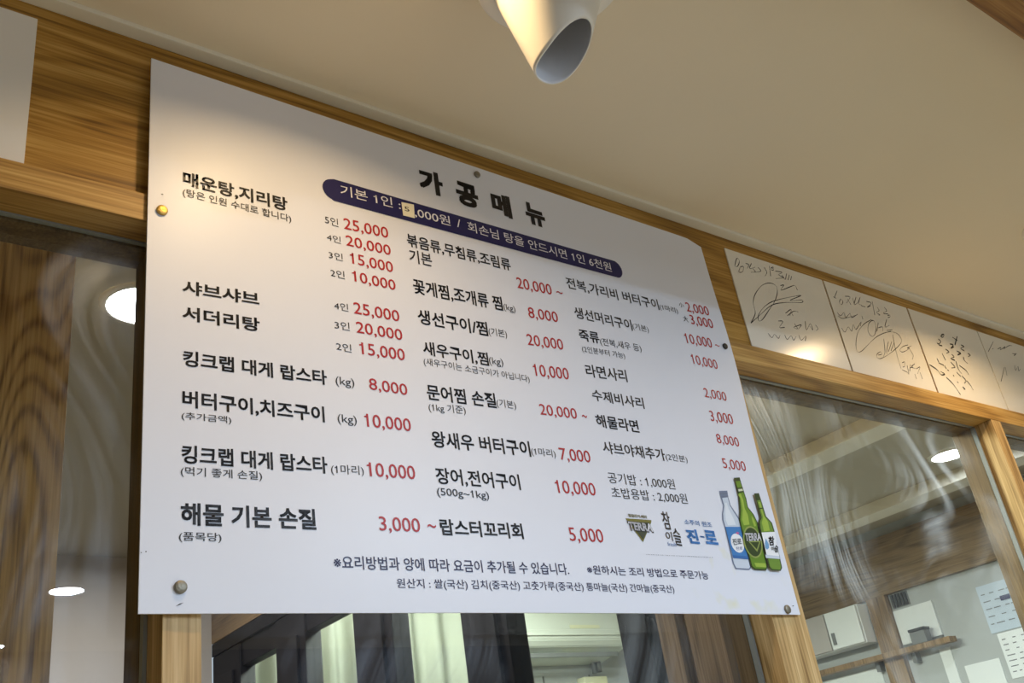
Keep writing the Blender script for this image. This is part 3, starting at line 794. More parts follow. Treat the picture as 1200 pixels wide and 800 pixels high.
POLYS = [
([(1.0064, 1.7949), (1.0592, 1.7957), (1.0579, 1.7922), (1.0312, 1.7605)], 'O', 'mark', 1),
([(1.0124, 1.7906), (1.0538, 1.7912), (1.0324, 1.7644)], 'D', 'mark', 2),
([(1.0229, 1.7761), (1.0431, 1.7762), (1.033, 1.7655)], 'D2', 'mark', 3),
([(1.2303, 1.856), (1.2507, 1.8583), (1.2492, 1.8468), (1.2496, 1.8341), (1.2569, 1.8226), (1.2629, 1.8129), (1.2625, 1.8057), (1.26, 1.732), (1.2538, 1.7282), (1.2211, 1.7284), (1.2185, 1.7374), (1.2211, 1.7938), (1.2203, 1.8068), (1.2236, 1.8175), (1.2313, 1.8314), (1.2303, 1.8441)], 'g1', 'b1', 1),
([(1.233, 1.8444), (1.2473, 1.8466), (1.2469, 1.8331), (1.2536, 1.821), (1.2593, 1.8116), (1.2602, 1.8047), (1.2576, 1.733), (1.2531, 1.7302), (1.2233, 1.7303), (1.2208, 1.7375), (1.2231, 1.7939), (1.2227, 1.8069), (1.2259, 1.8177), (1.2333, 1.8315)], 'g2', 'b1', 2),
([(1.2363, 1.8366), (1.241, 1.8369), (1.2419, 1.8269), (1.247, 1.8139), (1.2498, 1.8009), (1.2297, 1.7985), (1.2275, 1.8068), (1.2302, 1.818)], 'g3', 'b1', 3),
([(1.2308, 1.852), (1.2497, 1.8544), (1.2495, 1.8527), (1.2306, 1.8503)], 'g0', 'b1', 3),
([(1.2309, 1.8469), (1.249, 1.8492), (1.2489, 1.8478), (1.2307, 1.8452)], 'g0', 'b1', 3),
([(1.2222, 1.7957), (1.2592, 1.7981), (1.2579, 1.7452), (1.2217, 1.7456)], 'bl', 'b1', 4),
([(1.2215, 1.7501), (1.2583, 1.7501), (1.2579, 1.7452), (1.2217, 1.7456)], 'bl2', 'b1', 5),
([(1.2569, 1.7712), (1.256, 1.767), (1.2541, 1.7631), (1.2513, 1.7597), (1.2477, 1.7571), (1.2437, 1.7554), (1.2395, 1.7548), (1.2354, 1.7554), (1.2317, 1.757), (1.2288, 1.7596), (1.2267, 1.7629), (1.2256, 1.7668), (1.2257, 1.7709), (1.2269, 1.775), (1.2291, 1.7788), (1.2321, 1.782), (1.2359, 1.7844), (1.24, 1.7857), (1.2442, 1.7859), (1.2482, 1.785), (1.2517, 1.7831), (1.2545, 1.7802), (1.2562, 1.7766), (1.2569, 1.7725)], 'wh', 'b1', 5),
([(1.2425, 1.7868), (1.2476, 1.7892), (1.2523, 1.7874), (1.2473, 1.7845)], 'pk', 'b1', 6),
([(1.2741, 1.8818), (1.2888, 1.884), (1.2887, 1.8784), (1.2874, 1.8631), (1.2917, 1.847), (1.2904, 1.8332), (1.2999, 1.8217), (1.3048, 1.8085), (1.303, 1.799), (1.2996, 1.7344), (1.2941, 1.7288), (1.2653, 1.7287), (1.2591, 1.7328), (1.2586, 1.7935), (1.2597, 1.8095), (1.2676, 1.8261), (1.2738, 1.851), (1.2741, 1.8763)], 'd1', 'b2', 7),
([(1.2755, 1.8758), (1.2869, 1.8777), (1.2856, 1.8624), (1.2894, 1.8462), (1.2882, 1.8325), (1.2975, 1.8207), (1.302, 1.8076), (1.3005, 1.7978), (1.2971, 1.7351), (1.2926, 1.7308), (1.2677, 1.7308), (1.262, 1.7341), (1.2612, 1.7942), (1.2621, 1.8097), (1.27, 1.8263), (1.2762, 1.8512)], 'v1', 'b2', 8),
([(1.272, 1.8535), (1.2804, 1.8548), (1.2824, 1.8435), (1.2804, 1.8298), (1.2842, 1.8192), (1.2819, 1.803), (1.2672, 1.8007), (1.2661, 1.8099), (1.274, 1.8266), (1.277, 1.8458)], 'v2', 'b2', 9),
([(1.2927, 1.8185), (1.2974, 1.8121), (1.2979, 1.8014), (1.2928, 1.8005), (1.2913, 1.809)], 'v2', 'b2', 9),
([(1.2735, 1.8641), (1.2887, 1.8665), (1.2888, 1.8583), (1.2736, 1.8556)], 'd1', 'b2', 10),
([(1.2756, 1.8621), (1.2873, 1.8639), (1.2876, 1.8603), (1.2757, 1.8582)], 'wh2', 'b2', 11),
([(1.3018, 1.775), (1.3004, 1.7689), (1.2978, 1.7631), (1.2941, 1.7579), (1.2897, 1.7535), (1.2847, 1.7503), (1.2793, 1.7482), (1.274, 1.7475), (1.2688, 1.7482), (1.2642, 1.7501), (1.2603, 1.7533), (1.2573, 1.7576), (1.2555, 1.7627), (1.2548, 1.7683), (1.2553, 1.7743), (1.257, 1.7803), (1.2599, 1.7859), (1.2637, 1.791), (1.2682, 1.7951), (1.2734, 1.7982), (1.2788, 1.7999), (1.2842, 1.8003), (1.2893, 1.7993), (1.2938, 1.7969), (1.2975, 1.7933), (1.3002, 1.7886), (1.3017, 1.7832), (1.302, 1.7772)], 'v3', 'b2', 10),
([(1.2985, 1.7748), (1.2973, 1.7694), (1.295, 1.7641), (1.2919, 1.7595), (1.2881, 1.7555), (1.2837, 1.7526), (1.2791, 1.7507), (1.2745, 1.7501), (1.2701, 1.7507), (1.2661, 1.7525), (1.2627, 1.7554), (1.2602, 1.7592), (1.2586, 1.7638), (1.258, 1.7689), (1.2584, 1.7743), (1.2599, 1.7797), (1.2624, 1.7848), (1.2657, 1.7893), (1.2697, 1.793), (1.2741, 1.7957), (1.2787, 1.7973), (1.2834, 1.7976), (1.2878, 1.7967), (1.2917, 1.7945), (1.2949, 1.7913), (1.2972, 1.7871), (1.2985, 1.7822), (1.2987, 1.7768)], 'd1', 'b2', 11),
([(1.2667, 1.7744), (1.2985, 1.7767), (1.2821, 1.7577)], 'v3', 'b2', 12),
([(1.2707, 1.7728), (1.2936, 1.7746), (1.2826, 1.7619)], 'd1', 'b2', 13),
([(1.2685, 1.7395), (1.2964, 1.7402), (1.2952, 1.7335), (1.2698, 1.7332)], 'v2', 'b2', 10),
([(1.313, 1.8575), (1.3259, 1.8594), (1.327, 1.8484), (1.3287, 1.8197), (1.3398, 1.8095), (1.3405, 1.796), (1.3344, 1.734), (1.3285, 1.7289), (1.3054, 1.729), (1.3007, 1.7332), (1.3033, 1.7977), (1.3064, 1.8087), (1.3139, 1.8173), (1.3138, 1.846)], 'd1', 'b3', 14),
([(1.3157, 1.8456), (1.3249, 1.8474), (1.3259, 1.8189), (1.3368, 1.8083), (1.3377, 1.7953), (1.3319, 1.735), (1.3272, 1.7306), (1.3078, 1.7309), (1.3037, 1.7346), (1.3059, 1.7981), (1.3087, 1.8083), (1.3162, 1.8169)], 'v4', 'b3', 15),
([(1.3175, 1.843), (1.3228, 1.8439), (1.3225, 1.8206), (1.329, 1.8102), (1.3278, 1.7952), (1.3118, 1.7929), (1.3125, 1.8077), (1.3197, 1.8177)], 'v2', 'b3', 16),
([(1.3141, 1.8323), (1.3263, 1.8343), (1.3268, 1.8324), (1.3142, 1.8304)], 'd1', 'b3', 17),
([(1.3044, 1.7906), (1.3396, 1.7938), (1.3338, 1.7482), (1.302, 1.7498)], 'wh', 'b3', 17),
([(1.2984, 1.7538), (1.3333, 1.7529), (1.3338, 1.7482), (1.298, 1.7481)], 'g2', 'b3', 18),
([(1.3114, 1.7809), (1.315, 1.7718), (1.3133, 1.7656), (1.307, 1.7621), (1.3034, 1.7651), (1.3056, 1.7726)], 'db', 'b3', 18),
([(0.3342, 2.1604), (0.3361, 2.1617), (0.338, 2.1606), (0.3361, 2.1603)], 'ink', 'scuff', 1),
([(0.3565, 1.6612), (0.3606, 1.664), (0.3645, 1.6649), (0.3611, 1.6628)], 'ink', 'scuff', 1),
([(1.3391, 1.6745), (1.3428, 1.6749), (1.343, 1.6739), (1.3392, 1.6734)], 'ink', 'scuff', 1),
([(0.3212, 1.7154), (0.3221, 1.7154), (0.3221, 1.7144), (0.3212, 1.7144)], 'ink', 'scuff', 1),
([(0.3256, 1.7167), (0.3268, 1.7167), (0.3268, 1.7156), (0.3257, 1.7155)], 'ink', 'scuff', 1),
([(1.032, 1.742), (1.0332, 1.7421), (1.0334, 1.7429), (1.0323, 1.7429)], 'fp', 'fine', 1),
([(1.0345, 1.7421), (1.0369, 1.7421), (1.0371, 1.743), (1.0348, 1.7429)], 'fp', 'fine', 1),
([(1.0387, 1.7421), (1.0399, 1.7421), (1.0402, 1.743), (1.039, 1.743)], 'fp', 'fine', 1),
([(1.0415, 1.7422), (1.0434, 1.7422), (1.0436, 1.7431), (1.0418, 1.743)], 'fp', 'fine', 1),
([(1.0446, 1.7422), (1.0469, 1.7422), (1.0471, 1.7431), (1.0449, 1.7431)], 'fp', 'fine', 1),
([(1.048, 1.7422), (1.0497, 1.7423), (1.05, 1.7431), (1.0483, 1.7431)], 'fp', 'fine', 1),
([(1.0515, 1.7423), (1.0533, 1.7423), (1.0535, 1.7432), (1.0518, 1.7432)], 'fp', 'fine', 1),
([(1.0552, 1.7423), (1.0575, 1.7424), (1.0578, 1.7433), (1.0555, 1.7432)], 'fp', 'fine', 1),
([(1.06, 1.7424), (1.0615, 1.7424), (1.0618, 1.7433), (1.0603, 1.7433)], 'fp', 'fine', 1),
([(1.0635, 1.7425), (1.0658, 1.7425), (1.0661, 1.7434), (1.0638, 1.7433)], 'fp', 'fine', 1),
([(1.0672, 1.7425), (1.0682, 1.7425), (1.0685, 1.7434), (1.0675, 1.7434)], 'fp', 'fine', 1),
([(1.0708, 1.7426), (1.0723, 1.7426), (1.0726, 1.7435), (1.0711, 1.7434)], 'fp', 'fine', 1),
([(1.0738, 1.7426), (1.0765, 1.7426), (1.0768, 1.7435), (1.0741, 1.7435)], 'fp', 'fine', 1),
([(1.0784, 1.7427), (1.0803, 1.7427), (1.0806, 1.7436), (1.0787, 1.7435)], 'fp', 'fine', 1),
([(1.0825, 1.7427), (1.0836, 1.7427), (1.0839, 1.7436), (1.0828, 1.7436)], 'fp', 'fine', 1),
([(1.0858, 1.7428), (1.0875, 1.7428), (1.0878, 1.7437), (1.0861, 1.7436)], 'fp', 'fine', 1),
([(1.0886, 1.7428), (1.0909, 1.7428), (1.0912, 1.7437), (1.0889, 1.7437)], 'fp', 'fine', 1),
([(1.0934, 1.7429), (1.0948, 1.7429), (1.0951, 1.7438), (1.0937, 1.7437)], 'fp', 'fine', 1),
([(1.0969, 1.7429), (1.0985, 1.7429), (1.0988, 1.7438), (1.0972, 1.7438)], 'fp', 'fine', 1),
([(1.1007, 1.743), (1.1031, 1.743), (1.1034, 1.7439), (1.101, 1.7439)], 'fp', 'fine', 1),
([(1.1045, 1.743), (1.107, 1.7431), (1.1074, 1.744), (1.1048, 1.7439)], 'fp', 'fine', 1),
([(1.1092, 1.7431), (1.1115, 1.7431), (1.1118, 1.744), (1.1095, 1.744)], 'fp', 'fine', 1),
([(1.1139, 1.7432), (1.1157, 1.7432), (1.116, 1.7441), (1.1142, 1.744)], 'fp', 'fine', 1),
([(1.118, 1.7432), (1.1207, 1.7433), (1.1211, 1.7442), (1.1183, 1.7441)], 'fp', 'fine', 1),
([(1.122, 1.7433), (1.1246, 1.7433), (1.1249, 1.7442), (1.1223, 1.7442)], 'fp', 'fine', 1),
([(1.1263, 1.7433), (1.1283, 1.7434), (1.1286, 1.7443), (1.1266, 1.7442)], 'fp', 'fine', 1),
([(1.1296, 1.7434), (1.132, 1.7434), (1.1323, 1.7443), (1.1299, 1.7443)], 'fp', 'fine', 1),
([(1.1335, 1.7434), (1.1362, 1.7435), (1.1366, 1.7444), (1.1338, 1.7443)], 'fp', 'fine', 1),
([(1.1378, 1.7435), (1.1399, 1.7435), (1.1402, 1.7444), (1.1381, 1.7444)], 'fp', 'fine', 1),
([(1.1417, 1.7436), (1.1439, 1.7436), (1.1442, 1.7445), (1.142, 1.7445)], 'fp', 'fine', 1),
([(1.1453, 1.7436), (1.1467, 1.7436), (1.147, 1.7445), (1.1456, 1.7445)], 'fp', 'fine', 1),
([(1.1491, 1.7437), (1.1516, 1.7437), (1.1519, 1.7446), (1.1494, 1.7446)], 'fp', 'fine', 1),
([(1.1536, 1.7437), (1.1565, 1.7438), (1.1568, 1.7447), (1.154, 1.7446)], 'fp', 'fine', 1),
([(1.1579, 1.7438), (1.1607, 1.7438), (1.161, 1.7447), (1.1583, 1.7447)], 'fp', 'fine', 1),
([(1.1621, 1.7438), (1.165, 1.7439), (1.1654, 1.7448), (1.1624, 1.7448)], 'fp', 'fine', 1),
([(1.1672, 1.7439), (1.1695, 1.744), (1.1698, 1.7449), (1.1675, 1.7448)], 'fp', 'fine', 1),
([(1.1723, 1.744), (1.1749, 1.7441), (1.1752, 1.745), (1.1726, 1.7449)], 'fp', 'fine', 1)]
_tmp = []


def text_obj(body, off):
    c = bpy.data.curves.new('t', 'FONT')
    c.body = body
    c.offset = off
    c.resolution_u = 3
    c.fill_mode = 'FRONT'
    o = bpy.data.objects.new('t', c)
    C.objects.link(o)
    _tmp.append(o)
    return o


made = []
ones = {}                                   # text up to each figure 1: tells where its stem ends
for row in TEXTS:
    t, wgt = row[0], min(row[6], 0.014)
    plain = t.replace(',', '')
    a = text_obj(t, wgt)
    b = text_obj(plain, wgt) if plain != t else a
    for i_, ch in enumerate(t):
        if ch == '1' and t[:i_ + 1] not in ones:
            ones[t[:i_ + 1]] = text_obj(t[:i_ + 1], 0)
    made.append((row, a, b))
dg = bpy.context.evaluated_depsgraph_get()
dg.update()
ones = {k: max(v.co.x for v in bpy.data.meshes.new_from_object(o.evaluated_get(dg)).vertices) for k, o in ones.items()}
text_bm = []
for row, a, b in made:
    me = bpy.data.meshes.new_from_object(a.evaluated_get(dg))
    mb = me if b is a else bpy.data.meshes.new_from_object(b.evaluated_get(dg))
    flags = [ones[row[0][:i_ + 1]] for i_, ch in enumerate(row[0]) if ch == '1']
    xs = [v.co.x for v in me.vertices] + [xr - 0.225 for xr in flags]
    ys = [v.co.y for v in mb.vertices]
    X0, X1, Y0, Y1 = min(xs), max(xs), min(ys), max(ys)
    bl, br, tl = [Vector((p[0], p[1])) for p in row[1:4]]
    bm = bmesh.new()
    bm.from_mesh(me)
    bmesh.ops.remove_doubles(bm, verts=bm.verts[:], dist=1e-5)
    for xr in flags:                        # the slanted flag of each figure 1
        bm.faces.new([bm.verts.new((xr + dx, y_, 0)) for dx, y_ in ((0, .685), (-.055, .685), (-.10, .595), (-.225, .555), (-.225, .490), (-.04, .490), (0, .50))][::-1])
    # the lettering keeps upright edges; the picked corners only give its baseline and size
    ux = br - bl
    uy = tl - bl
    uy = Vector((0, uy.y - ux.y / ux.x * uy.x)) if row[5] not in ('b1', 'b2', 'b3') else uy
    lift = {'mark': .0011, 'mark_outline': .0011, 'mark2': .0014, 'markb': .0009, 'markc': .0009, 'b1': .0022, 'b2': .0040, 'b3': .0052, 'banner': .0010, 'sticker': .0018}.get(row[5], .0005)
    ex = max(0.0, row[6] - 0.014)
    if ex > 0:                              # heavier strokes: the same outlines stacked slightly apart
        base = bm.copy()
        bm.free()
        bm = bmesh.new()
        for sx, sy in ((-1, -1), (1, -1), (1, 1), (-1, 1), (0, 0)):
            tmp = bpy.data.meshes.new('tmp')
            base.to_mesh(tmp)
            tmp.transform(Matrix.Translation((sx * ex, sy * ex, 0)))
            bm.from_mesh(tmp)
            bpy.data.meshes.remove(tmp)
        base.free()
        X0, X1, Y0, Y1 = X0 - ex, X1 + ex, Y0 - ex, Y1 + ex
    for v in bm.verts:
        q = bl + ux * ((v.co.x - X0) / (X1 - X0)) + uy * ((v.co.y - Y0) / (Y1 - Y0))
        v.co = (q.x, sheet_y(q.x, q.y) - lift, q.y)
    text_bm.append((row, bm))
for o in _tmp:
    c = o.data
    bpy.data.objects.remove(o, do_unlink=True)
    bpy.data.curves.remove(c)

# ------------------------------------------------------------------ the menu board
BL, BR, TR, TL = [Vector((p[0], p[1])) for p in [(0.3203, 1.6538), (1.3547, 1.6606), (1.3543, 2.3639), (0.3191, 2.3727)]]
board = empty('menu_board', (BL.x + 0.52, 0.994, BL.y))
tag(board, 'large white Korean price board pinned to the oak frieze and window posts', 'menu board')
bm = bmesh.new()
NU, NV = 60, 44
fr_, bk_ = [], []
for j in range(NV + 1):
    v = j / NV
    for i in range(NU + 1):
        u = i / NU
        p = (BL * (1 - u) + BR * u) * (1 - v) + (TL * (1 - u) + TR * u) * v
        cut = max(0, u - 0.965) * max(0, v - 0.95) * 6.0       # softly rounded upper right corner
        z = p.y - cut
        y = sheet_y(p.x, p.y)
        fr_.append(bm.verts.new((p.x, y, z)))
        bk_.append(bm.verts.new((p.x, y + 0.0022, z)))
for j in range(NV):
    for i in range(NU):
        a = j * (NU + 1) + i
        bm.faces.new((fr_[a], fr_[a + 1], fr_[a + NU + 2], fr_[a + NU + 1]))
        bm.faces.new((bk_[a], bk_[a + NU + 1], bk_[a + NU + 2], bk_[a + 1]))
rim = [i for i in range(NU)] + [NU + j * (NU + 1) for j in range(NV)] + [(NV * (NU + 1) + NU) - i for i in range(NU)] + [(NV - j) * (NU + 1) for j in range(NV)]
for k in range(len(rim)):
    a, b = rim[k], rim[(k + 1) % len(rim)]
    bm.faces.new((fr_[a], bk_[a], bk_[b], fr_[b]))
    bm.edges.get((fr_[a], fr_[b])).smooth = False
    bm.edges.get((bk_[a], bk_[b])).smooth = False
obj('sheet', bm, sheet_m, board, True)


def poly(bm, pts, lift, mi=0):
    vs_ = [bm.verts.new((x, sheet_y(x, z) - lift, z)) for x, z in pts]
    f = bm.faces.new(vs_)
    f.material_index = mi
    return f


def finish(bm):
    bmesh.ops.triangulate(bm, faces=bm.faces[:])
    bm.normal_update()
    for f in bm.faces:
        if f.normal.y > 0:
            f.normal_flip()


# navy price banner with rounded ends
q = [Vector(p) for p in [(0.5746, 2.2605), (1.1068, 2.259), (1.0979, 2.2254), (0.572, 2.223)]]         # upper left, upper right, lower right, lower left
pts = []
NB = 40
for i in range(NB + 1):
    pts.append(q[0].lerp(q[1], i / NB))
hr = (q[1] - q[2]).length / 2
c = (q[1] + q[2]) / 2
for k in range(1, 12):
    a = math.pi / 2 - math.pi * k / 12
    pts.append(c + Vector((math.cos(a) * hr, math.sin(a) * hr)))
for i in range(NB + 1):
    pts.append(q[2].lerp(q[3], i / NB))
c = (q[0] + q[3]) / 2
for k in range(1, 12):
    a = -math.pi / 2 - math.pi * k / 12
    pts.append(c + Vector((math.cos(a) * hr, math.sin(a) * hr)))
bm = bmesh.new(); poly(bm, pts, 0.0006); finish(bm)
banner = obj('price_banner', bm, ink_m['navy'], board)
banner['label'] = 'navy rounded banner under the title'
# paper patch with a handwritten 5 stuck over the banner
bm = bmesh.new()
pts = [Vector(p) for p in [(0.6839, 2.2305), (0.7034, 2.2313), (0.7046, 2.2556), (0.6833, 2.2537)]]
va = [bm.verts.new((p.x, sheet_y(p.x, p.y) - 0.0008, p.y)) for p in pts]
vb = [bm.verts.new((p.x, sheet_y(p.x, p.y) - 0.0014, p.y)) for p in pts]
bm.faces.new(vb); bm.faces.new(va[::-1])
for i in range(4):
    j = (i + 1) % 4
    bm.faces.new((va[i], va[j], vb[j], vb[i]))
bmesh.ops.recalc_face_normals(bm, faces=bm.faces[:])
sticker = obj('price_sticker', bm, mat('sticker_cream', srgb(246, 238, 212), 0.5), board)
sticker['label'] = 'small cream paper patch over the banner'

marks = {}


def owner(key, name, label):
    """printed logos and bottle pictures: the first polygon mesh is the part, lettering its children"""
    bm = bmesh.new()
    used = []
    for pts, col, own, layer in POLYS:
        if own != key:
            continue
        if col not in used:
            used.append(col)
        poly(bm, pts, 0.0004 + 0.00025 * layer, used.index(col))
    finish(bm)
    o = obj(name, bm, [ink_m[k] for k in used], board)
    o['label'] = label
    marks[key] = o
    return o


owner('mark', 'beer_logo', 'olive triangle logo with white lettering')
owner('b1', 'bottle_picture', 'clear bottle with blue label, printed')
owner('b2', 'bottle_picture', 'tall green beer bottle, printed')
owner('b3', 'bottle_picture', 'short green bottle with white label, printed')
owner('scuff', 'scuff_mark', 'dark scuffs around the pins')
owner('fine', 'fine_print', 'line of tiny grey print')
NAMES = {'title': 'title_letter', 'dish': 'dish_name', 'note': 'dish_note', 'price': 'price', 'foot': 'footnote', 'banner': 'banner_lettering', 'sticker': 'sticker_digit',
         'mark': 'logo_slogan', 'mark_outline': 'logo_outline', 'mark2': 'logo_lettering', 'markb': 'brush_lettering', 'markc': 'blue_lettering', 'b1': 'label_lettering', 'b2': 'label_lettering', 'b3': 'label_lettering'}
for row, bm in text_bm:
    k = row[5]
    par = {'banner': banner, 'sticker': sticker, 'mark': marks['mark'], 'mark_outline': marks['mark'], 'mark2': marks['mark'], 'b1': marks['b1'], 'b2': marks['b2'], 'b3': marks['b3']}.get(k, board)
    obj(NAMES[k], bm, ink_m[row[4]], par)

# pins
PINL = {'top': ('grey pin above the board title, near the top edge', pin_m), 'left': ('gold pin below the first dish at the upper left edge', brass_m),
        'bl': ('grey pin in the lower left corner of the board', pin_m), 'right': ('dark pin on the right edge beside the 10,000 price', pin_dark),
        'br': ('steel pin in the lower right corner of the board', pin_m)}
for k, (x, z) in {'top': (0.8336, 2.3526), 'left': (0.336, 2.1366), 'bl': (0.3611, 1.6805), 'right': (1.3365, 2.134), 'br': (1.3229, 1.6682)}.items():
    bm = bmesh.new()
    r = 0.0068 if k in ('left', 'bl', 'br') else 0.0056
    lathe(bm, [(0.0, 0.0040), (r * .8, 0.0038), (r * .95, 0.0032), (r, 0.0022), (r, 0.0004), (0.0, 0.0004)], 24, (0, 0, 0), 'y')
    o = obj('board_pin', bm, PINL[k][1], None, True)
    o.location = (x, sheet_y(x, z), z)
    tag(o, PINL[k][0], 'pin', 'pins holding the price board')

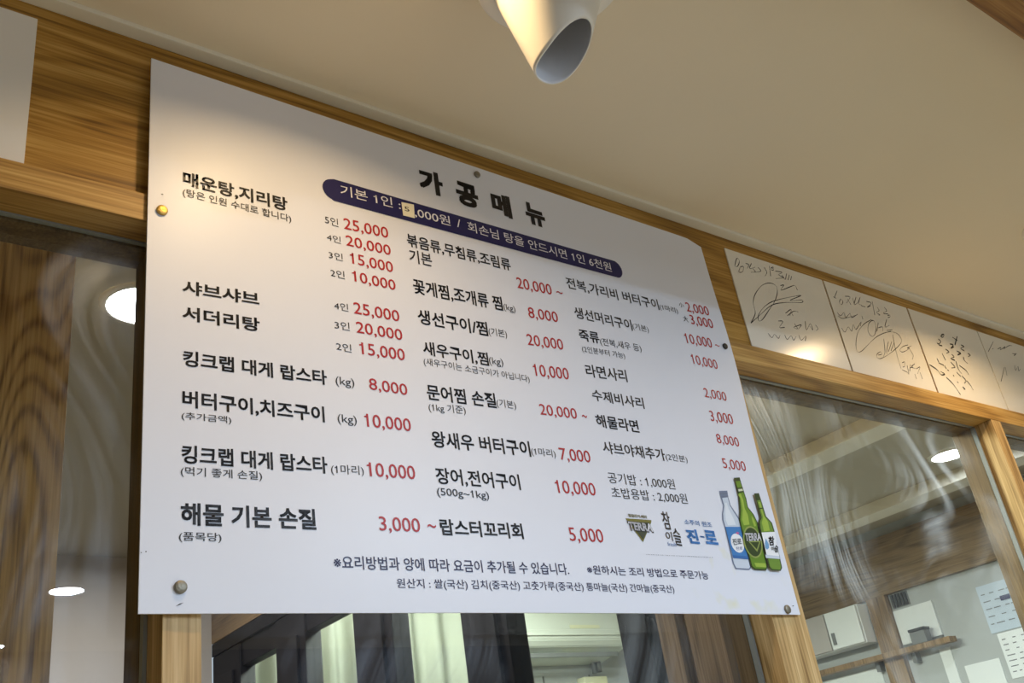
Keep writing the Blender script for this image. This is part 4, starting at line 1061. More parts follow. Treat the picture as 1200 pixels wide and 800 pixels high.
# ------------------------------------------------------------------ autograph sheets and the blank notice
SIGS = [
([[(1.4653, 2.3477), (1.4689, 2.3537), (1.4727, 2.3601), (1.4763, 2.3656), (1.4792, 2.3692), (1.4816, 2.3701), (1.4837, 2.3692), (1.485, 2.3671), (1.4852, 2.3647), (1.4838, 2.3615), (1.4812, 2.3574), (1.4781, 2.3534), (1.4753, 2.3502), (1.473, 2.3485), (1.4707, 2.3476), (1.4685, 2.347), (1.4662, 2.3462)], [(1.483, 2.3504), (1.4859, 2.3514), (1.4892, 2.3526), (1.4919, 2.3534), (1.4931, 2.3529), (1.4924, 2.3503), (1.4903, 2.3462), (1.4876, 2.342), (1.4848, 2.3389), (1.4816, 2.337), (1.4778, 2.3357), (1.4746, 2.3353), (1.4731, 2.336), (1.4741, 2.3384), (1.4767, 2.3421), (1.48, 2.3464), (1.483, 2.3504)], [(1.5031, 2.3632), (1.5061, 2.3633), (1.5093, 2.3636), (1.5119, 2.3635), (1.513, 2.3626), (1.512, 2.3605), (1.5094, 2.3576), (1.5062, 2.3543), (1.5033, 2.3512)], [(1.5229, 2.3681), (1.5194, 2.3639), (1.5154, 2.3593), (1.5124, 2.3554), (1.5118, 2.3533), (1.5147, 2.3537), (1.52, 2.3559), (1.5263, 2.3588), (1.5321, 2.3613)], [(1.5222, 2.3558), (1.524, 2.3542), (1.5261, 2.3525), (1.5276, 2.3508), (1.5275, 2.3493), (1.5251, 2.348), (1.5212, 2.3467), (1.5166, 2.3456), (1.5123, 2.3444)], [(1.5408, 2.3635), (1.5431, 2.3616), (1.5458, 2.3598), (1.5477, 2.3579), (1.5474, 2.356), (1.5442, 2.354), (1.5389, 2.352), (1.5327, 2.35), (1.527, 2.348)], [(1.5629, 2.3689), (1.5641, 2.3661), (1.5655, 2.3633), (1.5665, 2.3604), (1.5664, 2.3576), (1.5649, 2.3547), (1.5622, 2.3518), (1.5591, 2.3489), (1.5563, 2.346)], [(1.5822, 2.3768), (1.5758, 2.3507)], [(1.5866, 2.3736), (1.5887, 2.3746), (1.591, 2.3757), (1.593, 2.3766), (1.5944, 2.3767), (1.5949, 2.3757), (1.5948, 2.3739), (1.5943, 2.3718), (1.5934, 2.3703), (1.5918, 2.3692), (1.5895, 2.3683), (1.5874, 2.3678), (1.5859, 2.3678), (1.5854, 2.3689), (1.5854, 2.3706), (1.5859, 2.3724), (1.5866, 2.3736), (1.5876, 2.3737), (1.5889, 2.3734), (1.5904, 2.3728), (1.5918, 2.3724)], [(1.5975, 2.3682), (1.6042, 2.3691), (1.6116, 2.3703), (1.6177, 2.371), (1.6208, 2.3708), (1.6186, 2.3689), (1.6129, 2.366), (1.6069, 2.3628), (1.6042, 2.3606), (1.6073, 2.3597), (1.6137, 2.3596), (1.6198, 2.3594), (1.6215, 2.3585), (1.6172, 2.3565), (1.6092, 2.3539), (1.5997, 2.351), (1.591, 2.3482)], [(1.6179, 2.3639), (1.622, 2.3537)], [(1.6351, 2.3711), (1.6248, 2.3544)], [(1.6439, 2.3701), (1.6334, 2.3552)], [(1.6508, 2.3687), (1.6427, 2.3574)], [(1.4647, 2.2191), (1.4709, 2.2257), (1.4773, 2.2324), (1.4832, 2.2389), (1.4875, 2.2453), (1.4893, 2.2513), (1.4894, 2.2572), (1.4893, 2.263), (1.4904, 2.2688), (1.493, 2.2747), (1.4964, 2.2805), (1.5005, 2.2864), (1.5056, 2.2925), (1.5121, 2.2992), (1.5196, 2.3063), (1.5276, 2.3131), (1.5353, 2.3188), (1.5428, 2.3232), (1.5503, 2.3269), (1.5576, 2.3296), (1.5641, 2.3315), (1.5701, 2.3325), (1.5758, 2.3326), (1.5805, 2.3318), (1.5836, 2.33), (1.585, 2.327), (1.5849, 2.3228), (1.5836, 2.3179), (1.5814, 2.3126), (1.5779, 2.3068), (1.5733, 2.3004), (1.5679, 2.2938), (1.5623, 2.2875), (1.5566, 2.2817), (1.5505, 2.2761), (1.5441, 2.2705), (1.5373, 2.2645), (1.5297, 2.2574), (1.5215, 2.2497), (1.5136, 2.2424), (1.507, 2.2368), (1.5019, 2.2331), (1.4978, 2.2306), (1.4947, 2.2294), (1.4927, 2.2293), (1.4916, 2.2307), (1.4915, 2.2334), (1.4926, 2.237), (1.495, 2.2411), (1.4988, 2.2459), (1.504, 2.2515), (1.5103, 2.2573), (1.5173, 2.2631), (1.5251, 2.2687), (1.5336, 2.2744), (1.5431, 2.2801), (1.5536, 2.2856), (1.5655, 2.2909), (1.5786, 2.2961), (1.5924, 2.3012), (1.6063, 2.3062), (1.6229, 2.312), (1.6416, 2.3184), (1.6571, 2.3235), (1.6643, 2.3253), (1.6578, 2.3217), (1.6417, 2.3144), (1.6251, 2.3069), (1.6171, 2.3025), (1.6223, 2.3032), (1.6353, 2.3068), (1.6496, 2.3108), (1.659, 2.313), (1.6627, 2.3127), (1.6636, 2.311), (1.6615, 2.3087), (1.6561, 2.3063), (1.646, 2.3037), (1.6317, 2.3009), (1.616, 2.2977), (1.6013, 2.2943), (1.5884, 2.2908), (1.5757, 2.2872), (1.5631, 2.2829), (1.5503, 2.2772), (1.5367, 2.2693), (1.5227, 2.2598), (1.5093, 2.2501), (1.4975, 2.2417), (1.4879, 2.2351), (1.4798, 2.2296), (1.4724, 2.2244), (1.4647, 2.2191)], [(1.5998, 2.3338), (1.6038, 2.3353), (1.6082, 2.3372), (1.6118, 2.3384), (1.613, 2.3381), (1.6097, 2.3347), (1.6031, 2.3292), (1.5974, 2.3241), (1.5966, 2.3221), (1.6034, 2.3246), (1.615, 2.33), (1.6276, 2.3361), (1.6373, 2.3406), (1.6431, 2.3433), (1.647, 2.3451), (1.6498, 2.346), (1.6521, 2.3459), (1.6539, 2.3445), (1.6548, 2.3418), (1.6554, 2.3387), (1.6562, 2.3357)], [(1.5881, 2.2665), (1.5949, 2.2707), (1.6022, 2.2754), (1.6084, 2.2791), (1.6118, 2.2804), (1.6115, 2.2783), (1.6084, 2.2737), (1.6041, 2.2682), (1.6005, 2.2632)], [(1.5916, 2.2613), (1.5987, 2.2658), (1.606, 2.2704), (1.6129, 2.2747), (1.6189, 2.2777), (1.6236, 2.2791), (1.6274, 2.2794), (1.6308, 2.2792), (1.6344, 2.2792)], [(1.6095, 2.271), (1.6121, 2.2656)], [(1.5558, 2.2422), (1.5603, 2.2432), (1.5654, 2.2444), (1.5694, 2.245), (1.5709, 2.2442), (1.568, 2.2408), (1.5621, 2.2357), (1.5563, 2.2306), (1.5537, 2.2274), (1.5556, 2.2268), (1.5601, 2.2279), (1.5658, 2.2295), (1.5709, 2.2308)], [(1.6083, 2.2471), (1.61, 2.2442), (1.612, 2.2411), (1.6134, 2.2383), (1.6135, 2.2364), (1.6107, 2.2355), (1.606, 2.2353), (1.602, 2.2358), (1.6015, 2.237), (1.6071, 2.2397), (1.6166, 2.2437), (1.6259, 2.2473), (1.6311, 2.2488), (1.6304, 2.2472), (1.6262, 2.2438), (1.6206, 2.2395), (1.6156, 2.2357)], [(1.649, 2.2613), (1.6471, 2.2549), (1.6447, 2.2478), (1.6431, 2.242), (1.6436, 2.2394), (1.6474, 2.2421), (1.6536, 2.2485), (1.66, 2.2551), (1.6646, 2.2585), (1.6666, 2.2567), (1.6673, 2.252), (1.6671, 2.2468), (1.6665, 2.244), (1.6653, 2.2443), (1.6633, 2.2463), (1.661, 2.249), (1.6589, 2.2514)], [(1.6817, 2.259), (1.6832, 2.2569), (1.685, 2.2549), (1.6863, 2.2528), (1.6866, 2.2509), (1.6853, 2.2492), (1.683, 2.2476), (1.6802, 2.246), (1.6776, 2.2444)], [(1.51, 2.2057), (1.512, 2.2033), (1.514, 2.2006), (1.516, 2.1985), (1.5183, 2.1978), (1.5211, 2.1993), (1.5241, 2.2025), (1.5271, 2.2057), (1.5299, 2.2073), (1.5322, 2.2063), (1.5344, 2.2037), (1.5364, 2.201), (1.5385, 2.1999), (1.5408, 2.2011), (1.5431, 2.2035), (1.5454, 2.2064), (1.5477, 2.2091)], [(1.5631, 2.2121), (1.5638, 2.2094), (1.5644, 2.2064), (1.5654, 2.204), (1.5673, 2.2032), (1.5709, 2.205), (1.5756, 2.2088), (1.5803, 2.2125), (1.5839, 2.2144), (1.5856, 2.2131), (1.5863, 2.2099), (1.5868, 2.2067), (1.5881, 2.2054), (1.5907, 2.2068), (1.594, 2.2097), (1.5975, 2.2133), (1.6009, 2.2165)], [(1.6111, 2.2214), (1.6115, 2.218), (1.6117, 2.2143), (1.6124, 2.2114), (1.6145, 2.2104), (1.6191, 2.2128), (1.6256, 2.2175), (1.6317, 2.2222), (1.6353, 2.2243), (1.6353, 2.2229), (1.633, 2.2194), (1.6298, 2.215), (1.627, 2.2111)]], 0.0016),
([[(1.8078, 2.3691), (1.7866, 2.3463)], [(1.7842, 2.3488), (1.7941, 2.3467)], [(1.8107, 2.3495), (1.808, 2.3468), (1.8051, 2.3439), (1.8027, 2.3412), (1.8013, 2.3389), (1.8014, 2.3368), (1.8025, 2.3349), (1.8042, 2.3337), (1.8061, 2.3336), (1.8086, 2.3353), (1.8118, 2.3383), (1.8146, 2.3416), (1.8162, 2.3443), (1.8159, 2.346), (1.8144, 2.3473), (1.8124, 2.3484), (1.8107, 2.3495)], [(1.8315, 2.3606), (1.8374, 2.3617), (1.844, 2.3632), (1.8493, 2.3639), (1.8513, 2.3629), (1.8487, 2.3595), (1.8428, 2.3543), (1.8356, 2.3484), (1.829, 2.3428)], [(1.8384, 2.3557), (1.844, 2.3418)], [(1.8607, 2.3628), (1.8593, 2.3473)], [(1.8761, 2.3685), (1.8706, 2.3617), (1.8643, 2.3543), (1.8595, 2.3481), (1.8581, 2.3449), (1.8615, 2.3458), (1.8684, 2.3497), (1.8767, 2.3548), (1.8843, 2.3593)], [(1.8941, 2.3725), (1.8895, 2.3674), (1.8845, 2.3621), (1.8803, 2.3573), (1.8782, 2.3536), (1.879, 2.3515), (1.8819, 2.3506), (1.8856, 2.3501), (1.8888, 2.3494)], [(1.8852, 2.3486), (1.9012, 2.3486)], [(1.9132, 2.3657), (1.9191, 2.366), (1.9257, 2.3666), (1.9309, 2.3667), (1.9327, 2.3655), (1.9286, 2.362), (1.9205, 2.3568), (1.9122, 2.3519), (1.908, 2.3491), (1.9093, 2.3494), (1.9139, 2.3516), (1.9198, 2.3546), (1.9251, 2.3572)], [(1.939, 2.3713), (1.9293, 2.3339)], [(1.9521, 2.3586), (1.953, 2.3565), (1.9542, 2.3544), (1.9548, 2.3522), (1.9543, 2.3502), (1.9514, 2.3482), (1.9468, 2.3463), (1.9426, 2.3445), (1.9405, 2.3429), (1.9419, 2.3415), (1.9456, 2.3404), (1.9494, 2.3394), (1.9514, 2.3386), (1.9508, 2.338), (1.9488, 2.3376), (1.9463, 2.3373), (1.944, 2.337)], [(1.9821, 2.3651), (1.9842, 2.3633), (1.9867, 2.3615), (1.9884, 2.3596), (1.9881, 2.3574), (1.9841, 2.3546), (1.9776, 2.3514), (1.9715, 2.3485), (1.969, 2.3467), (1.9715, 2.3463), (1.9771, 2.347), (1.984, 2.3481), (1.9903, 2.3489)], [(1.9838, 2.3431), (1.9866, 2.3444), (1.9897, 2.3459), (1.9924, 2.3471), (1.9942, 2.3475), (1.9951, 2.347), (1.9954, 2.3458), (1.9949, 2.3443), (1.9938, 2.343), (1.9917, 2.3419), (1.9889, 2.3407), (1.9856, 2.3396), (1.9826, 2.3384)], [(1.7791, 2.3088), (1.7811, 2.3067), (1.783, 2.3044), (1.7852, 2.3026), (1.788, 2.3023), (1.7923, 2.3046), (1.7976, 2.3088), (1.8026, 2.3127), (1.806, 2.3145), (1.8067, 2.3124), (1.8057, 2.308), (1.8048, 2.3036), (1.806, 2.3018), (1.8106, 2.3043), (1.8173, 2.3094), (1.8241, 2.3145), (1.8288, 2.3172), (1.8299, 2.3158), (1.829, 2.312), (1.8281, 2.3082), (1.8299, 2.3068), (1.8352, 2.3087), (1.8426, 2.3125), (1.851, 2.3171), (1.8589, 2.3214)], [(1.778, 2.3002), (1.7812, 2.2989), (1.7837, 2.2973), (1.7875, 2.2964), (1.7947, 2.2974), (1.8066, 2.3009), (1.8218, 2.3063), (1.8383, 2.3125), (1.8542, 2.3182)], [(1.7759, 2.2707), (1.7775, 2.268), (1.779, 2.2648), (1.7808, 2.2624), (1.7836, 2.262), (1.7881, 2.2649), (1.7936, 2.2702), (1.7992, 2.2755), (1.8037, 2.2784), (1.8063, 2.2773), (1.8078, 2.2737), (1.8093, 2.2703), (1.8115, 2.2695), (1.8152, 2.2732), (1.8198, 2.2797), (1.8242, 2.286), (1.8275, 2.2894), (1.8285, 2.2878), (1.8281, 2.2831), (1.8283, 2.2786), (1.8308, 2.2775), (1.8376, 2.2821), (1.8472, 2.2902), (1.8565, 2.2983), (1.8621, 2.3028), (1.8626, 2.3023), (1.8599, 2.2989), (1.856, 2.2943), (1.8527, 2.2903)], [(1.8741, 2.3202), (1.8728, 2.3114)], [(1.9108, 2.317), (1.9058, 2.3141), (1.9007, 2.3112), (1.8959, 2.3081), (1.8915, 2.3045), (1.8873, 2.2999), (1.8834, 2.2946), (1.8802, 2.2893), (1.8781, 2.2848), (1.8776, 2.2809), (1.8782, 2.2774), (1.8796, 2.2746), (1.8814, 2.2727), (1.8837, 2.2717), (1.8866, 2.2715), (1.8899, 2.2722), (1.8934, 2.2738), (1.8975, 2.2765), (1.9021, 2.2803), (1.9065, 2.2846), (1.9103, 2.289), (1.9133, 2.2937), (1.9159, 2.2988), (1.9178, 2.3038), (1.9189, 2.3079), (1.9191, 2.3111), (1.9185, 2.3137), (1.9173, 2.3156), (1.9158, 2.3168), (1.9138, 2.3169), (1.9113, 2.3161), (1.9085, 2.3149), (1.9059, 2.3139)], [(1.9324, 2.315), (1.9146, 2.2898)], [(1.9247, 2.3004), (1.9302, 2.3024), (1.936, 2.3046), (1.9411, 2.3062), (1.9442, 2.3065), (1.9447, 2.3048), (1.9433, 2.3017), (1.9411, 2.298), (1.9393, 2.2947)], [(1.9746, 2.3324), (1.9689, 2.3257), (1.9624, 2.3185), (1.9573, 2.3123), (1.9553, 2.3087), (1.9578, 2.3086), (1.9634, 2.311), (1.9703, 2.3144), (1.9765, 2.3173)], [(1.9575, 2.3004), (1.9828, 2.3067)], [(1.9585, 2.2963), (1.9747, 2.3016)], [(1.9079, 2.3178), (1.8981, 2.313), (1.8883, 2.3083), (1.8786, 2.3034), (1.869, 2.2978), (1.8595, 2.2915), (1.85, 2.2845), (1.841, 2.2772), (1.833, 2.2696), (1.8259, 2.2612), (1.8195, 2.2522), (1.8142, 2.2436), (1.8102, 2.2363), (1.8078, 2.2305), (1.8066, 2.2256), (1.8066, 2.2218), (1.8079, 2.2196), (1.8106, 2.219), (1.8145, 2.2197), (1.8196, 2.2218), (1.8258, 2.2249), (1.8335, 2.2293), (1.8424, 2.2351), (1.8522, 2.2416), (1.8625, 2.2481), (1.8732, 2.2549), (1.8847, 2.2622), (1.8965, 2.2693), (1.9086, 2.2758), (1.9211, 2.2818), (1.9342, 2.2875), (1.9469, 2.2924), (1.9585, 2.2963), (1.969, 2.299), (1.9788, 2.3007), (1.9875, 2.3014), (1.9945, 2.3012), (1.9999, 2.2997), (2.0038, 2.2971), (2.0063, 2.2938), (2.0075, 2.2905), (2.0077, 2.2874), (2.0067, 2.2841), (2.0041, 2.2804), (1.9994, 2.2759), (1.9918, 2.2704), (1.9818, 2.264), (1.9709, 2.2575), (1.9606, 2.2515), (1.9512, 2.2462), (1.9419, 2.2412), (1.9329, 2.2366), (1.924, 2.2322), (1.915, 2.228), (1.9059, 2.2239), (1.8976, 2.2205), (1.8908, 2.218), (1.8858, 2.2168), (1.8821, 2.2165), (1.8796, 2.2169), (1.8781, 2.2178), (1.8774, 2.2194), (1.8778, 2.2217), (1.8791, 2.2242), (1.8815, 2.2267), (1.8856, 2.2294), (1.8912, 2.2325), (1.8968, 2.2351), (1.9005, 2.2364), (1.9022, 2.2359), (1.9026, 2.2341), (1.9019, 2.2319), (1.9004, 2.2301), (1.8976, 2.2288), (1.8937, 2.2276), (1.8893, 2.2265), (1.8851, 2.2253)], [(1.9321, 2.274), (1.9287, 2.2649), (1.9252, 2.2556), (1.9218, 2.2468), (1.9183, 2.2396), (1.9147, 2.2345), (1.9111, 2.2308), (1.9074, 2.2278), (1.9038, 2.2245)], [(1.9479, 2.2705), (1.9418, 2.2626), (1.9353, 2.2543), (1.9295, 2.2467), (1.9254, 2.2409), (1.9238, 2.2377), (1.9239, 2.2363), (1.9248, 2.2356), (1.9252, 2.2346)], [(1.9626, 2.2733), (1.9326, 2.2422)], [(1.9724, 2.273), (1.9447, 2.2465)], [(1.9768, 2.2934), (1.9738, 2.282), (1.9706, 2.2706), (1.9677, 2.2593), (1.9653, 2.2481), (1.9638, 2.2372), (1.9629, 2.2265), (1.9621, 2.2159), (1.9613, 2.2052)], [(2.0285, 2.277), (2.022, 2.2748), (2.0154, 2.2727), (2.0089, 2.2704), (2.003, 2.2679), (1.9972, 2.2649), (1.9914, 2.2615), (1.9867, 2.2583), (1.9842, 2.2558), (1.9841, 2.2539), (1.9859, 2.2524), (1.9894, 2.2518), (1.9944, 2.2525), (2.0028, 2.2556), (2.0139, 2.2605), (2.0243, 2.2655), (2.0306, 2.2687), (2.0303, 2.2691), (2.0257, 2.268), (2.0207, 2.2666), (2.0192, 2.2666), (2.0226, 2.2684), (2.0287, 2.2712), (2.0359, 2.2744), (2.0425, 2.2774)], [(2.0292, 2.2662), (2.031, 2.2627), (2.0331, 2.259), (2.0346, 2.2555), (2.0348, 2.252), (2.0333, 2.2488), (2.0305, 2.2456), (2.0272, 2.2425), (2.0241, 2.2393)], [(1.9741, 2.2221), (1.9776, 2.2235), (1.9814, 2.2252), (1.9847, 2.2264), (1.9864, 2.2264), (1.9862, 2.2244), (1.9844, 2.221), (1.9821, 2.2174), (1.9798, 2.2146), (1.9778, 2.2132), (1.9756, 2.2123), (1.9734, 2.2118), (1.9712, 2.2111)], [(1.9637, 2.2035), (1.9685, 2.2027), (1.9735, 2.2019), (1.9781, 2.2011), (1.9817, 2.2002), (1.9838, 2.1988), (1.9848, 2.1969), (1.9855, 2.1959), (1.9864, 2.1968), (1.9878, 2.2005), (1.9892, 2.2063), (1.9907, 2.2128), (1.9922, 2.2189)], [(2.0085, 2.2238), (1.994, 2.2044)], [(1.9994, 2.2137), (2.0156, 2.2186)], [(2.0286, 2.2294), (2.0225, 2.2261), (2.0156, 2.2226), (2.0102, 2.2195), (2.0082, 2.2173), (2.011, 2.2165), (2.0172, 2.2165), (2.0248, 2.2169), (2.0318, 2.2171)], [(2.028, 2.2164), (2.0334, 2.2189), (2.0395, 2.2219), (2.0443, 2.2239), (2.0459, 2.2238), (2.0432, 2.2205), (2.0373, 2.2151), (2.0301, 2.2088), (2.0236, 2.2029)], [(2.0376, 2.2095), (2.038, 2.1926)], [(2.0123, 2.2011), (2.0117, 2.1883)]], 0.0015),
([[(2.2031, 2.3364), (2.2072, 2.3379), (2.2117, 2.3396), (2.2154, 2.3408), (2.2172, 2.341), (2.2164, 2.3393), (2.2138, 2.3363), (2.2104, 2.3332), (2.2074, 2.3312), (2.2046, 2.3305), (2.2014, 2.3305), (2.1989, 2.331), (2.198, 2.3317), (2.1992, 2.3326), (2.202, 2.3338), (2.2054, 2.3352), (2.2084, 2.3365)], [(2.1806, 2.3214), (2.1831, 2.3202), (2.186, 2.3191), (2.1881, 2.3178), (2.1884, 2.316), (2.1853, 2.3131), (2.1797, 2.3095), (2.1745, 2.3061), (2.172, 2.3038), (2.1736, 2.303), (2.1776, 2.3032), (2.1826, 2.3039), (2.1871, 2.3043)], [(2.1669, 2.3074), (2.1778, 2.3071)], [(2.2548, 2.3403), (2.2744, 2.3346)], [(2.2812, 2.3477), (2.2528, 2.3188)], [(2.2285, 2.3166), (2.2332, 2.3171), (2.2385, 2.3177), (2.2427, 2.318), (2.2441, 2.3172), (2.2408, 2.3144), (2.2341, 2.3103), (2.2276, 2.3064), (2.2246, 2.3043), (2.2266, 2.3049), (2.2316, 2.3071), (2.2378, 2.3099), (2.2434, 2.3124)], [(2.2834, 2.3245), (2.2874, 2.3241), (2.2918, 2.3237), (2.2952, 2.3232), (2.296, 2.3222), (2.2922, 2.3203), (2.2853, 2.318), (2.2784, 2.3156), (2.2748, 2.3136), (2.2759, 2.3122), (2.2797, 2.3111), (2.2847, 2.3102), (2.2891, 2.3092)], [(2.3016, 2.3044), (2.3047, 2.3038), (2.3081, 2.3032), (2.3108, 2.3025), (2.3115, 2.3015), (2.3095, 2.3), (2.3055, 2.2981), (2.3008, 2.2961), (2.2965, 2.2941)], [(2.1975, 2.2971), (2.2012, 2.296), (2.2053, 2.2949), (2.2085, 2.2938), (2.2096, 2.2924), (2.2076, 2.2907), (2.2034, 2.2889), (2.1984, 2.2869), (2.1938, 2.285)], [(2.2174, 2.287), (2.2201, 2.2857), (2.2231, 2.2844), (2.2253, 2.2831), (2.2253, 2.2815), (2.2213, 2.2795), (2.2146, 2.2772), (2.2082, 2.275), (2.2051, 2.2734), (2.2069, 2.2726), (2.2117, 2.2723), (2.2177, 2.2722), (2.223, 2.272)], [(2.2497, 2.302), (2.2548, 2.3011), (2.2604, 2.3003), (2.2649, 2.2994), (2.2664, 2.2981), (2.2629, 2.2959), (2.2559, 2.2932), (2.249, 2.2908), (2.2457, 2.2897), (2.2477, 2.2906), (2.2527, 2.2927), (2.259, 2.2954), (2.2647, 2.2977)], [(2.2727, 2.2899), (2.2718, 2.2875), (2.2707, 2.2849), (2.27, 2.2825), (2.2703, 2.2803), (2.2721, 2.2783), (2.2748, 2.2764), (2.278, 2.2747), (2.281, 2.2729)], [(2.1729, 2.2812), (2.177, 2.2639)], [(2.1391, 2.2618), (2.1412, 2.2532)], [(2.1988, 2.2632), (2.2023, 2.2602), (2.2063, 2.257), (2.2094, 2.2541), (2.2101, 2.2517), (2.2076, 2.2499), (2.2028, 2.2486), (2.1971, 2.2475), (2.1918, 2.2463)], [(2.2257, 2.2702), (2.225, 2.2648), (2.2241, 2.2593), (2.2236, 2.254), (2.2237, 2.2494), (2.2249, 2.2458), (2.2268, 2.2428), (2.2289, 2.24), (2.2309, 2.2371)], [(2.2345, 2.2603), (2.2411, 2.258), (2.2479, 2.2556), (2.2542, 2.2533), (2.2588, 2.2508), (2.2614, 2.2482), (2.2624, 2.2456), (2.2628, 2.2429), (2.2634, 2.2402)], [(2.1397, 2.2507), (2.1594, 2.2475)], [(2.1635, 2.2482), (2.1655, 2.2396)], [(2.2089, 2.238), (2.2219, 2.2289)], [(2.2277, 2.2321), (2.2311, 2.2291), (2.2349, 2.2261), (2.238, 2.2232), (2.2391, 2.2205), (2.2375, 2.2181), (2.234, 2.2159), (2.2297, 2.2138), (2.2258, 2.2117)], [(2.0928, 2.2383), (2.0999, 2.2362), (2.1072, 2.2342), (2.1141, 2.232), (2.1196, 2.2297), (2.1234, 2.2267), (2.1257, 2.2232), (2.1278, 2.2201), (2.1307, 2.2184), (2.1354, 2.2186), (2.1411, 2.22), (2.146, 2.2219), (2.1482, 2.2235), (2.1467, 2.2246), (2.1425, 2.2256), (2.1373, 2.2265), (2.1326, 2.2275)], [(2.1503, 2.215), (2.1555, 2.2116), (2.1608, 2.2082), (2.1659, 2.2047), (2.1705, 2.2008), (2.1742, 2.1962), (2.1775, 2.1912), (2.1805, 2.186), (2.1836, 2.1809)], [(2.1836, 2.1809), (2.1864, 2.1761)], [(2.2433, 2.2212), (2.2456, 2.2188), (2.2479, 2.2164), (2.2502, 2.214), (2.2521, 2.2114), (2.2537, 2.2084), (2.2551, 2.2053), (2.2563, 2.202), (2.2576, 2.1988)], [(2.194, 2.2111), (2.1976, 2.2085)], [(2.211, 2.2005), (2.2133, 2.199), (2.2159, 2.1975), (2.2179, 2.1961), (2.2187, 2.1951), (2.2179, 2.1946), (2.2159, 2.1946), (2.2133, 2.1947), (2.2111, 2.1948)], [(2.1681, 2.2378), (2.1741, 2.2357)], [(2.1875, 2.2278), (2.1885, 2.2235)]], 0.0034),
([[(2.4674, 2.3687), (2.4153, 2.3297)], [(2.4449, 2.3424), (2.4517, 2.3461)], [(2.474, 2.3477), (2.4807, 2.3505), (2.488, 2.3535), (2.4942, 2.356), (2.4977, 2.357), (2.4962, 2.3554), (2.4913, 2.3518), (2.4868, 2.3485), (2.4867, 2.3476), (2.494, 2.3506), (2.506, 2.3561), (2.5178, 2.3616), (2.5246, 2.3645), (2.5231, 2.3632), (2.5165, 2.3592), (2.5099, 2.3554), (2.5085, 2.354), (2.5147, 2.3567), (2.5254, 2.3617), (2.5373, 2.3671), (2.5469, 2.3711), (2.5533, 2.373), (2.5582, 2.3739), (2.5626, 2.3743), (2.5673, 2.3749)], [(2.5483, 2.3488), (2.5536, 2.3492), (2.5595, 2.3497), (2.5643, 2.35), (2.5666, 2.3496), (2.5644, 2.3478), (2.5591, 2.3451), (2.554, 2.3428), (2.5522, 2.342), (2.555, 2.3435), (2.5607, 2.3465), (2.5675, 2.3501), (2.5738, 2.3534)], [(2.4713, 2.296), (2.4197, 2.247)], [(2.4762, 2.2968), (2.4662, 2.2711)], [(2.5343, 2.3116), (2.5317, 2.3069), (2.5286, 2.3016), (2.5265, 2.2974), (2.527, 2.2957), (2.5318, 2.2983), (2.5397, 2.3039), (2.5476, 2.3095), (2.5523, 2.3122), (2.5521, 2.3102), (2.5488, 2.3054), (2.5452, 2.3003), (2.5441, 2.2976), (2.5466, 2.2981), (2.5511, 2.3005), (2.5564, 2.3036), (2.5612, 2.3063)]], 0.0016)]


def ribbon(bm, pts, w, y):
    P = [Vector((p[0], p[1])) for p in pts]
    L_, R_ = [], []
    for i, p in enumerate(P):
        d = (P[min(i + 1, len(P) - 1)] - P[max(i - 1, 0)])
        d = d.normalized() if d.length > 1e-7 else Vector((1, 0))
        n_ = Vector((-d.y, d.x)) * (w / 2) * (0.75 + 0.35 * math.sin(i * 0.7))
        L_.append(bm.verts.new((p.x + n_.x, y, p.y + n_.y)))
        R_.append(bm.verts.new((p.x - n_.x, y, p.y - n_.y)))
    for i in range(len(P) - 1):
        bm.faces.new((R_[i], R_[i + 1], L_[i + 1], L_[i]))


TX = ((1.449, 1.762), (1.768, 2.083), (2.090, 2.398), (2.402, 2.712))
TLAB = ('first autograph sheet right of the price board, one big looping signature', 'autograph sheet with round sweeping signature, between looped and dotted ones',
        'autograph sheet covered in short thick brush marks', 'faintly signed autograph sheet at the right end of the row')
for k, ((a, b), lb) in enumerate(zip(TX, TLAB)):
    e = empty('autograph_sheet', ((a + b) / 2, 1.0105, RT))
    tag(e, lb, 'autograph', 'autograph sheets on the top rail')
    box('sheet', a, b, 1.0092, 1.0118, RT + 0.0005, CZ + 0.986, auto_m, e, 0.0006)
    bm = bmesh.new()
    for s in SIGS[k][0]:
        s = [p for p in s if p[1] > RT + 0.001]
        if len(s) > 1:
            ribbon(bm, s, SIGS[k][1], 1.0088)
    obj('signature', bm, ink_m['K'], e)
e = empty('notice_sheet', (0.03, 1.0105, RT))
tag(e, 'blank white sheet on the frieze at the left edge of the photo', 'sheet')
box('paper', -0.13, 0.184, 1.0092, 1.0118, RT + 0.0005, CZ + 0.990, paper_m, e, 0.0006)
bm = bmesh.new(); add_box(bm, -0.128, -0.108, 1.0086, 1.0093, CZ + 0.975, CZ + 0.989); obj('tape', bm, plastic_o, e)


# ------------------------------------------------------------------ lamps
def downlight(x, y, label, glow, r=0.056, rim=0.004):
    e = empty('downlight', (x, y, CL))
    tag(e, label, 'ceiling light', 'round ceiling lights')
    bm = bmesh.new()
    lathe(bm, [(r, -0.001), (r, -0.001 - rim), (r + .004, -0.003 - rim), (r + .014, -rim), (r + .016, -0.0005)], 40, (x, y, CL))
    obj('flange', bm, lamp_m, e, True)
    bm = bmesh.new()
    lathe(bm, [(0.0, -0.003), (r, -0.003)], 40, (x, y, CL))
    for f in bm.faces:
        if f.normal.z > 0:
            f.normal_flip()
    obj('diffuser', bm, glow, e)
    return e


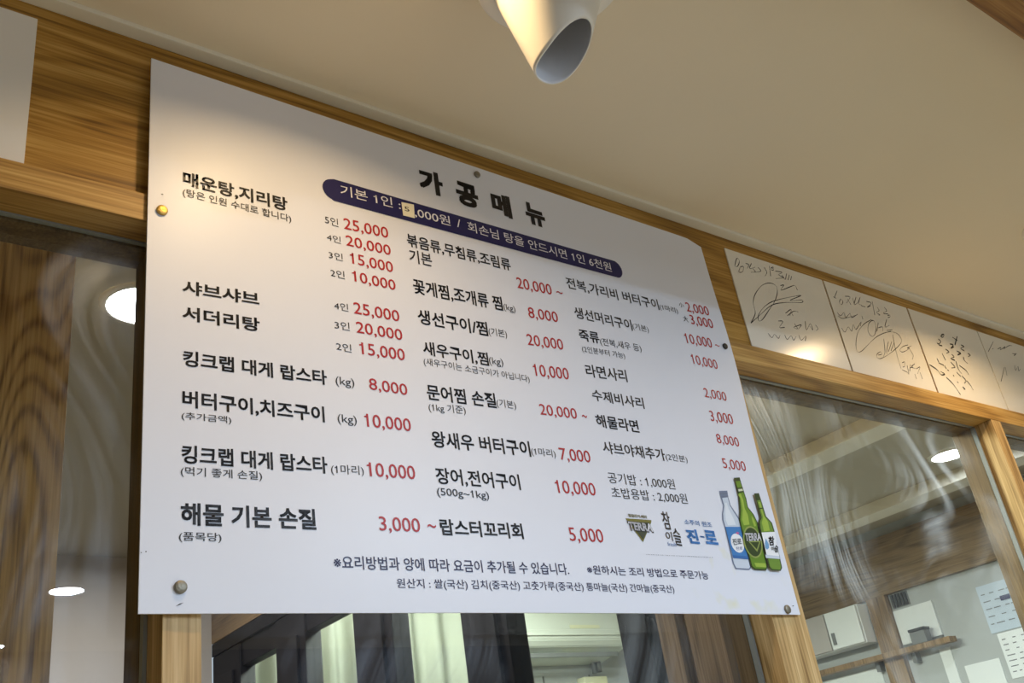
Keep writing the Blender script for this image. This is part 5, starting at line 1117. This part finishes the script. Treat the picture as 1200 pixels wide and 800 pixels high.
downlight(0.935, -1.59, 'ceiling light mirrored low on the oak panel, left of the price board', glow_din)
downlight(0.865, -2.43, 'ceiling light mirrored at the very left edge of the photo', glow_din)
downlight(1.50, -0.57, 'added ceiling light, unseen behind the oak beam, nearest the beam', glow_added)  # unseen lamp added for the soft gradient down the board
downlight(2.60, -1.59, 'added ceiling light, unseen behind the oak beam, to the right', glow_din)  # another unseen lamp, added to light the board
downlight(0.540, 1.680, 'big bright ceiling light behind the glass beside the left edge of the board', glow_inn, 0.068)
downlight(1.960, 1.680, 'ceiling light behind the price board, in the row behind the glass', glow_inn, 0.068)
downlight(3.388, 1.680, 'bright oval ceiling light at the top right of the right hand window', glow_inn, 0.06)
# the two recessed warm lamps close to the glazed front
def recessed(x, y, label, power, depth):
    e = empty('recessed_downlight', (x, y, CL))
    tag(e, label, 'ceiling light', 'warm recessed lamps along the frieze')
    bm = bmesh.new()
    lathe(bm, [(0.0545, 0.06), (0.0545, 0.0), (0.0545, -0.003), (0.062, -0.006), (0.082, -0.004), (0.084, -0.0004), (0.0555, -0.0004), (0.0555, 0.06)], 40, (x, y, CL))
    obj('reflector_can', bm, baffle_m, e, True)
    bm = bmesh.new()
    lathe(bm, [(0.0560, -0.0035), (0.062, -0.0068), (0.082, -0.0048), (0.084, -0.0006)], 40, (x, y, CL))
    obj('flange', bm, lamp_m, e, True)
    bm = bmesh.new()
    lathe(bm, [(0.0, 0.058), (0.0540, 0.058)], 40, (x, y, CL))
    obj('back_plate', bm, baffle_m, e)
    bm = bmesh.new()
    lathe(bm, [(0.0, 0.040), (0.020, 0.040), (0.028, 0.044), (0.028, 0.056), (0.0, 0.056)], 32, (x, y, CL))
    obj('bulb', bm, glow_warm, e, True)
    d = bpy.data.lights.new('recessed_beam', 'AREA')
    d.shape, d.size, d.energy, d.color = 'DISK', 0.058, power, WARM
    o = bpy.data.objects.new('recessed_beam', d)
    C.objects.link(o)
    o.location = (0, 0, depth)
    o.parent = e


recessed(HOLES[0][0], HOLES[0][1], 'warm recessed lamp lighting the upper left of the price board', 2.6, 0.020)
recessed(HOLES[1][0], HOLES[1][1], 'warm recessed lamp lighting the autograph sheets', 3.8, 0.016)

# ceiling fixture with an obliquely cut hood
fx, fy = 0.6919, 0.62
CE = CZ + 1.01
e = empty('ceiling_fixture', (fx, fy, CL))
tag(e, 'white ceiling fixture with an obliquely cut hood above the price board', 'ceiling fixture')


def hood_point(a, t, inset=0.0):
    rr = 0.0917 - 0.3132 * t - inset
    return (fx + rr * math.cos(a) - 0.0417 * t, fy + rr * math.sin(a) + 0.0591 * t, CE - t)


def hood_end(a):
    return 0.1954 - 0.048 * max(0.0, 0.5 + 0.5 * math.cos(a + 1.0246)) ** 2.4255


bm = bmesh.new()
lathe(bm, [(0.0, -0.0005), (0.098, -0.0005), (0.099, -0.03), (0.097, -0.062), (0.092, -0.068), (0.080, -0.068), (0.0, -0.066)], 64, (fx, fy, CL))
obj('base_collar', bm, lamp_m, e, True)
bm = bmesh.new()
lathe(bm, [(0.0985, -0.040), (0.1000, -0.042), (0.1000, -0.046), (0.0980, -0.048)], 64, (fx, fy, CL))
obj('collar_ring', bm, gasket_m, e, True)
bm = bmesh.new()
NT, NR = 128, 26
outer, inner = [], []
for i in range(NT):
    a = 2 * math.pi * i / NT
    t1 = hood_end(a)
    t0 = 0.045
    outer.append([bm.verts.new(hood_point(a, t0 + (t1 - t0) * j / NR)) for j in range(NR + 1)])
    inner.append([bm.verts.new(hood_point(a, t0 + (t1 - t0) * j / NR, 0.0018)) for j in range(NR + 1)])
for i in range(NT):
    k = (i + 1) % NT
    for j in range(NR):
        f = bm.faces.new((outer[i][j], outer[i][j + 1], outer[k][j + 1], outer[k][j])); f.material_index = 0
        f = bm.faces.new((inner[i][j], inner[k][j], inner[k][j + 1], inner[i][j + 1])); f.material_index = 1
    f = bm.faces.new((outer[i][NR], inner[i][NR], inner[k][NR], outer[k][NR])); f.material_index = 0
bmesh.ops.recalc_face_normals(bm, faces=bm.faces[:])
obj('hood', bm, [lamp_m, lamp_in], e, True)
# dark seam down the inside of the hood
bm = bmesh.new()
prev = None
for j in range(20):
    a = R(140)
    t = 0.06 + (hood_end(a) - 0.062) * j / 19
    p = [bm.verts.new(hood_point(a + d, t, 0.0023)) for d in (-0.012, 0.012)]
    if prev:
        bm.faces.new((prev[0], prev[1], p[1], p[0]))
    prev = p
obj('seam', bm, seam_m, e)
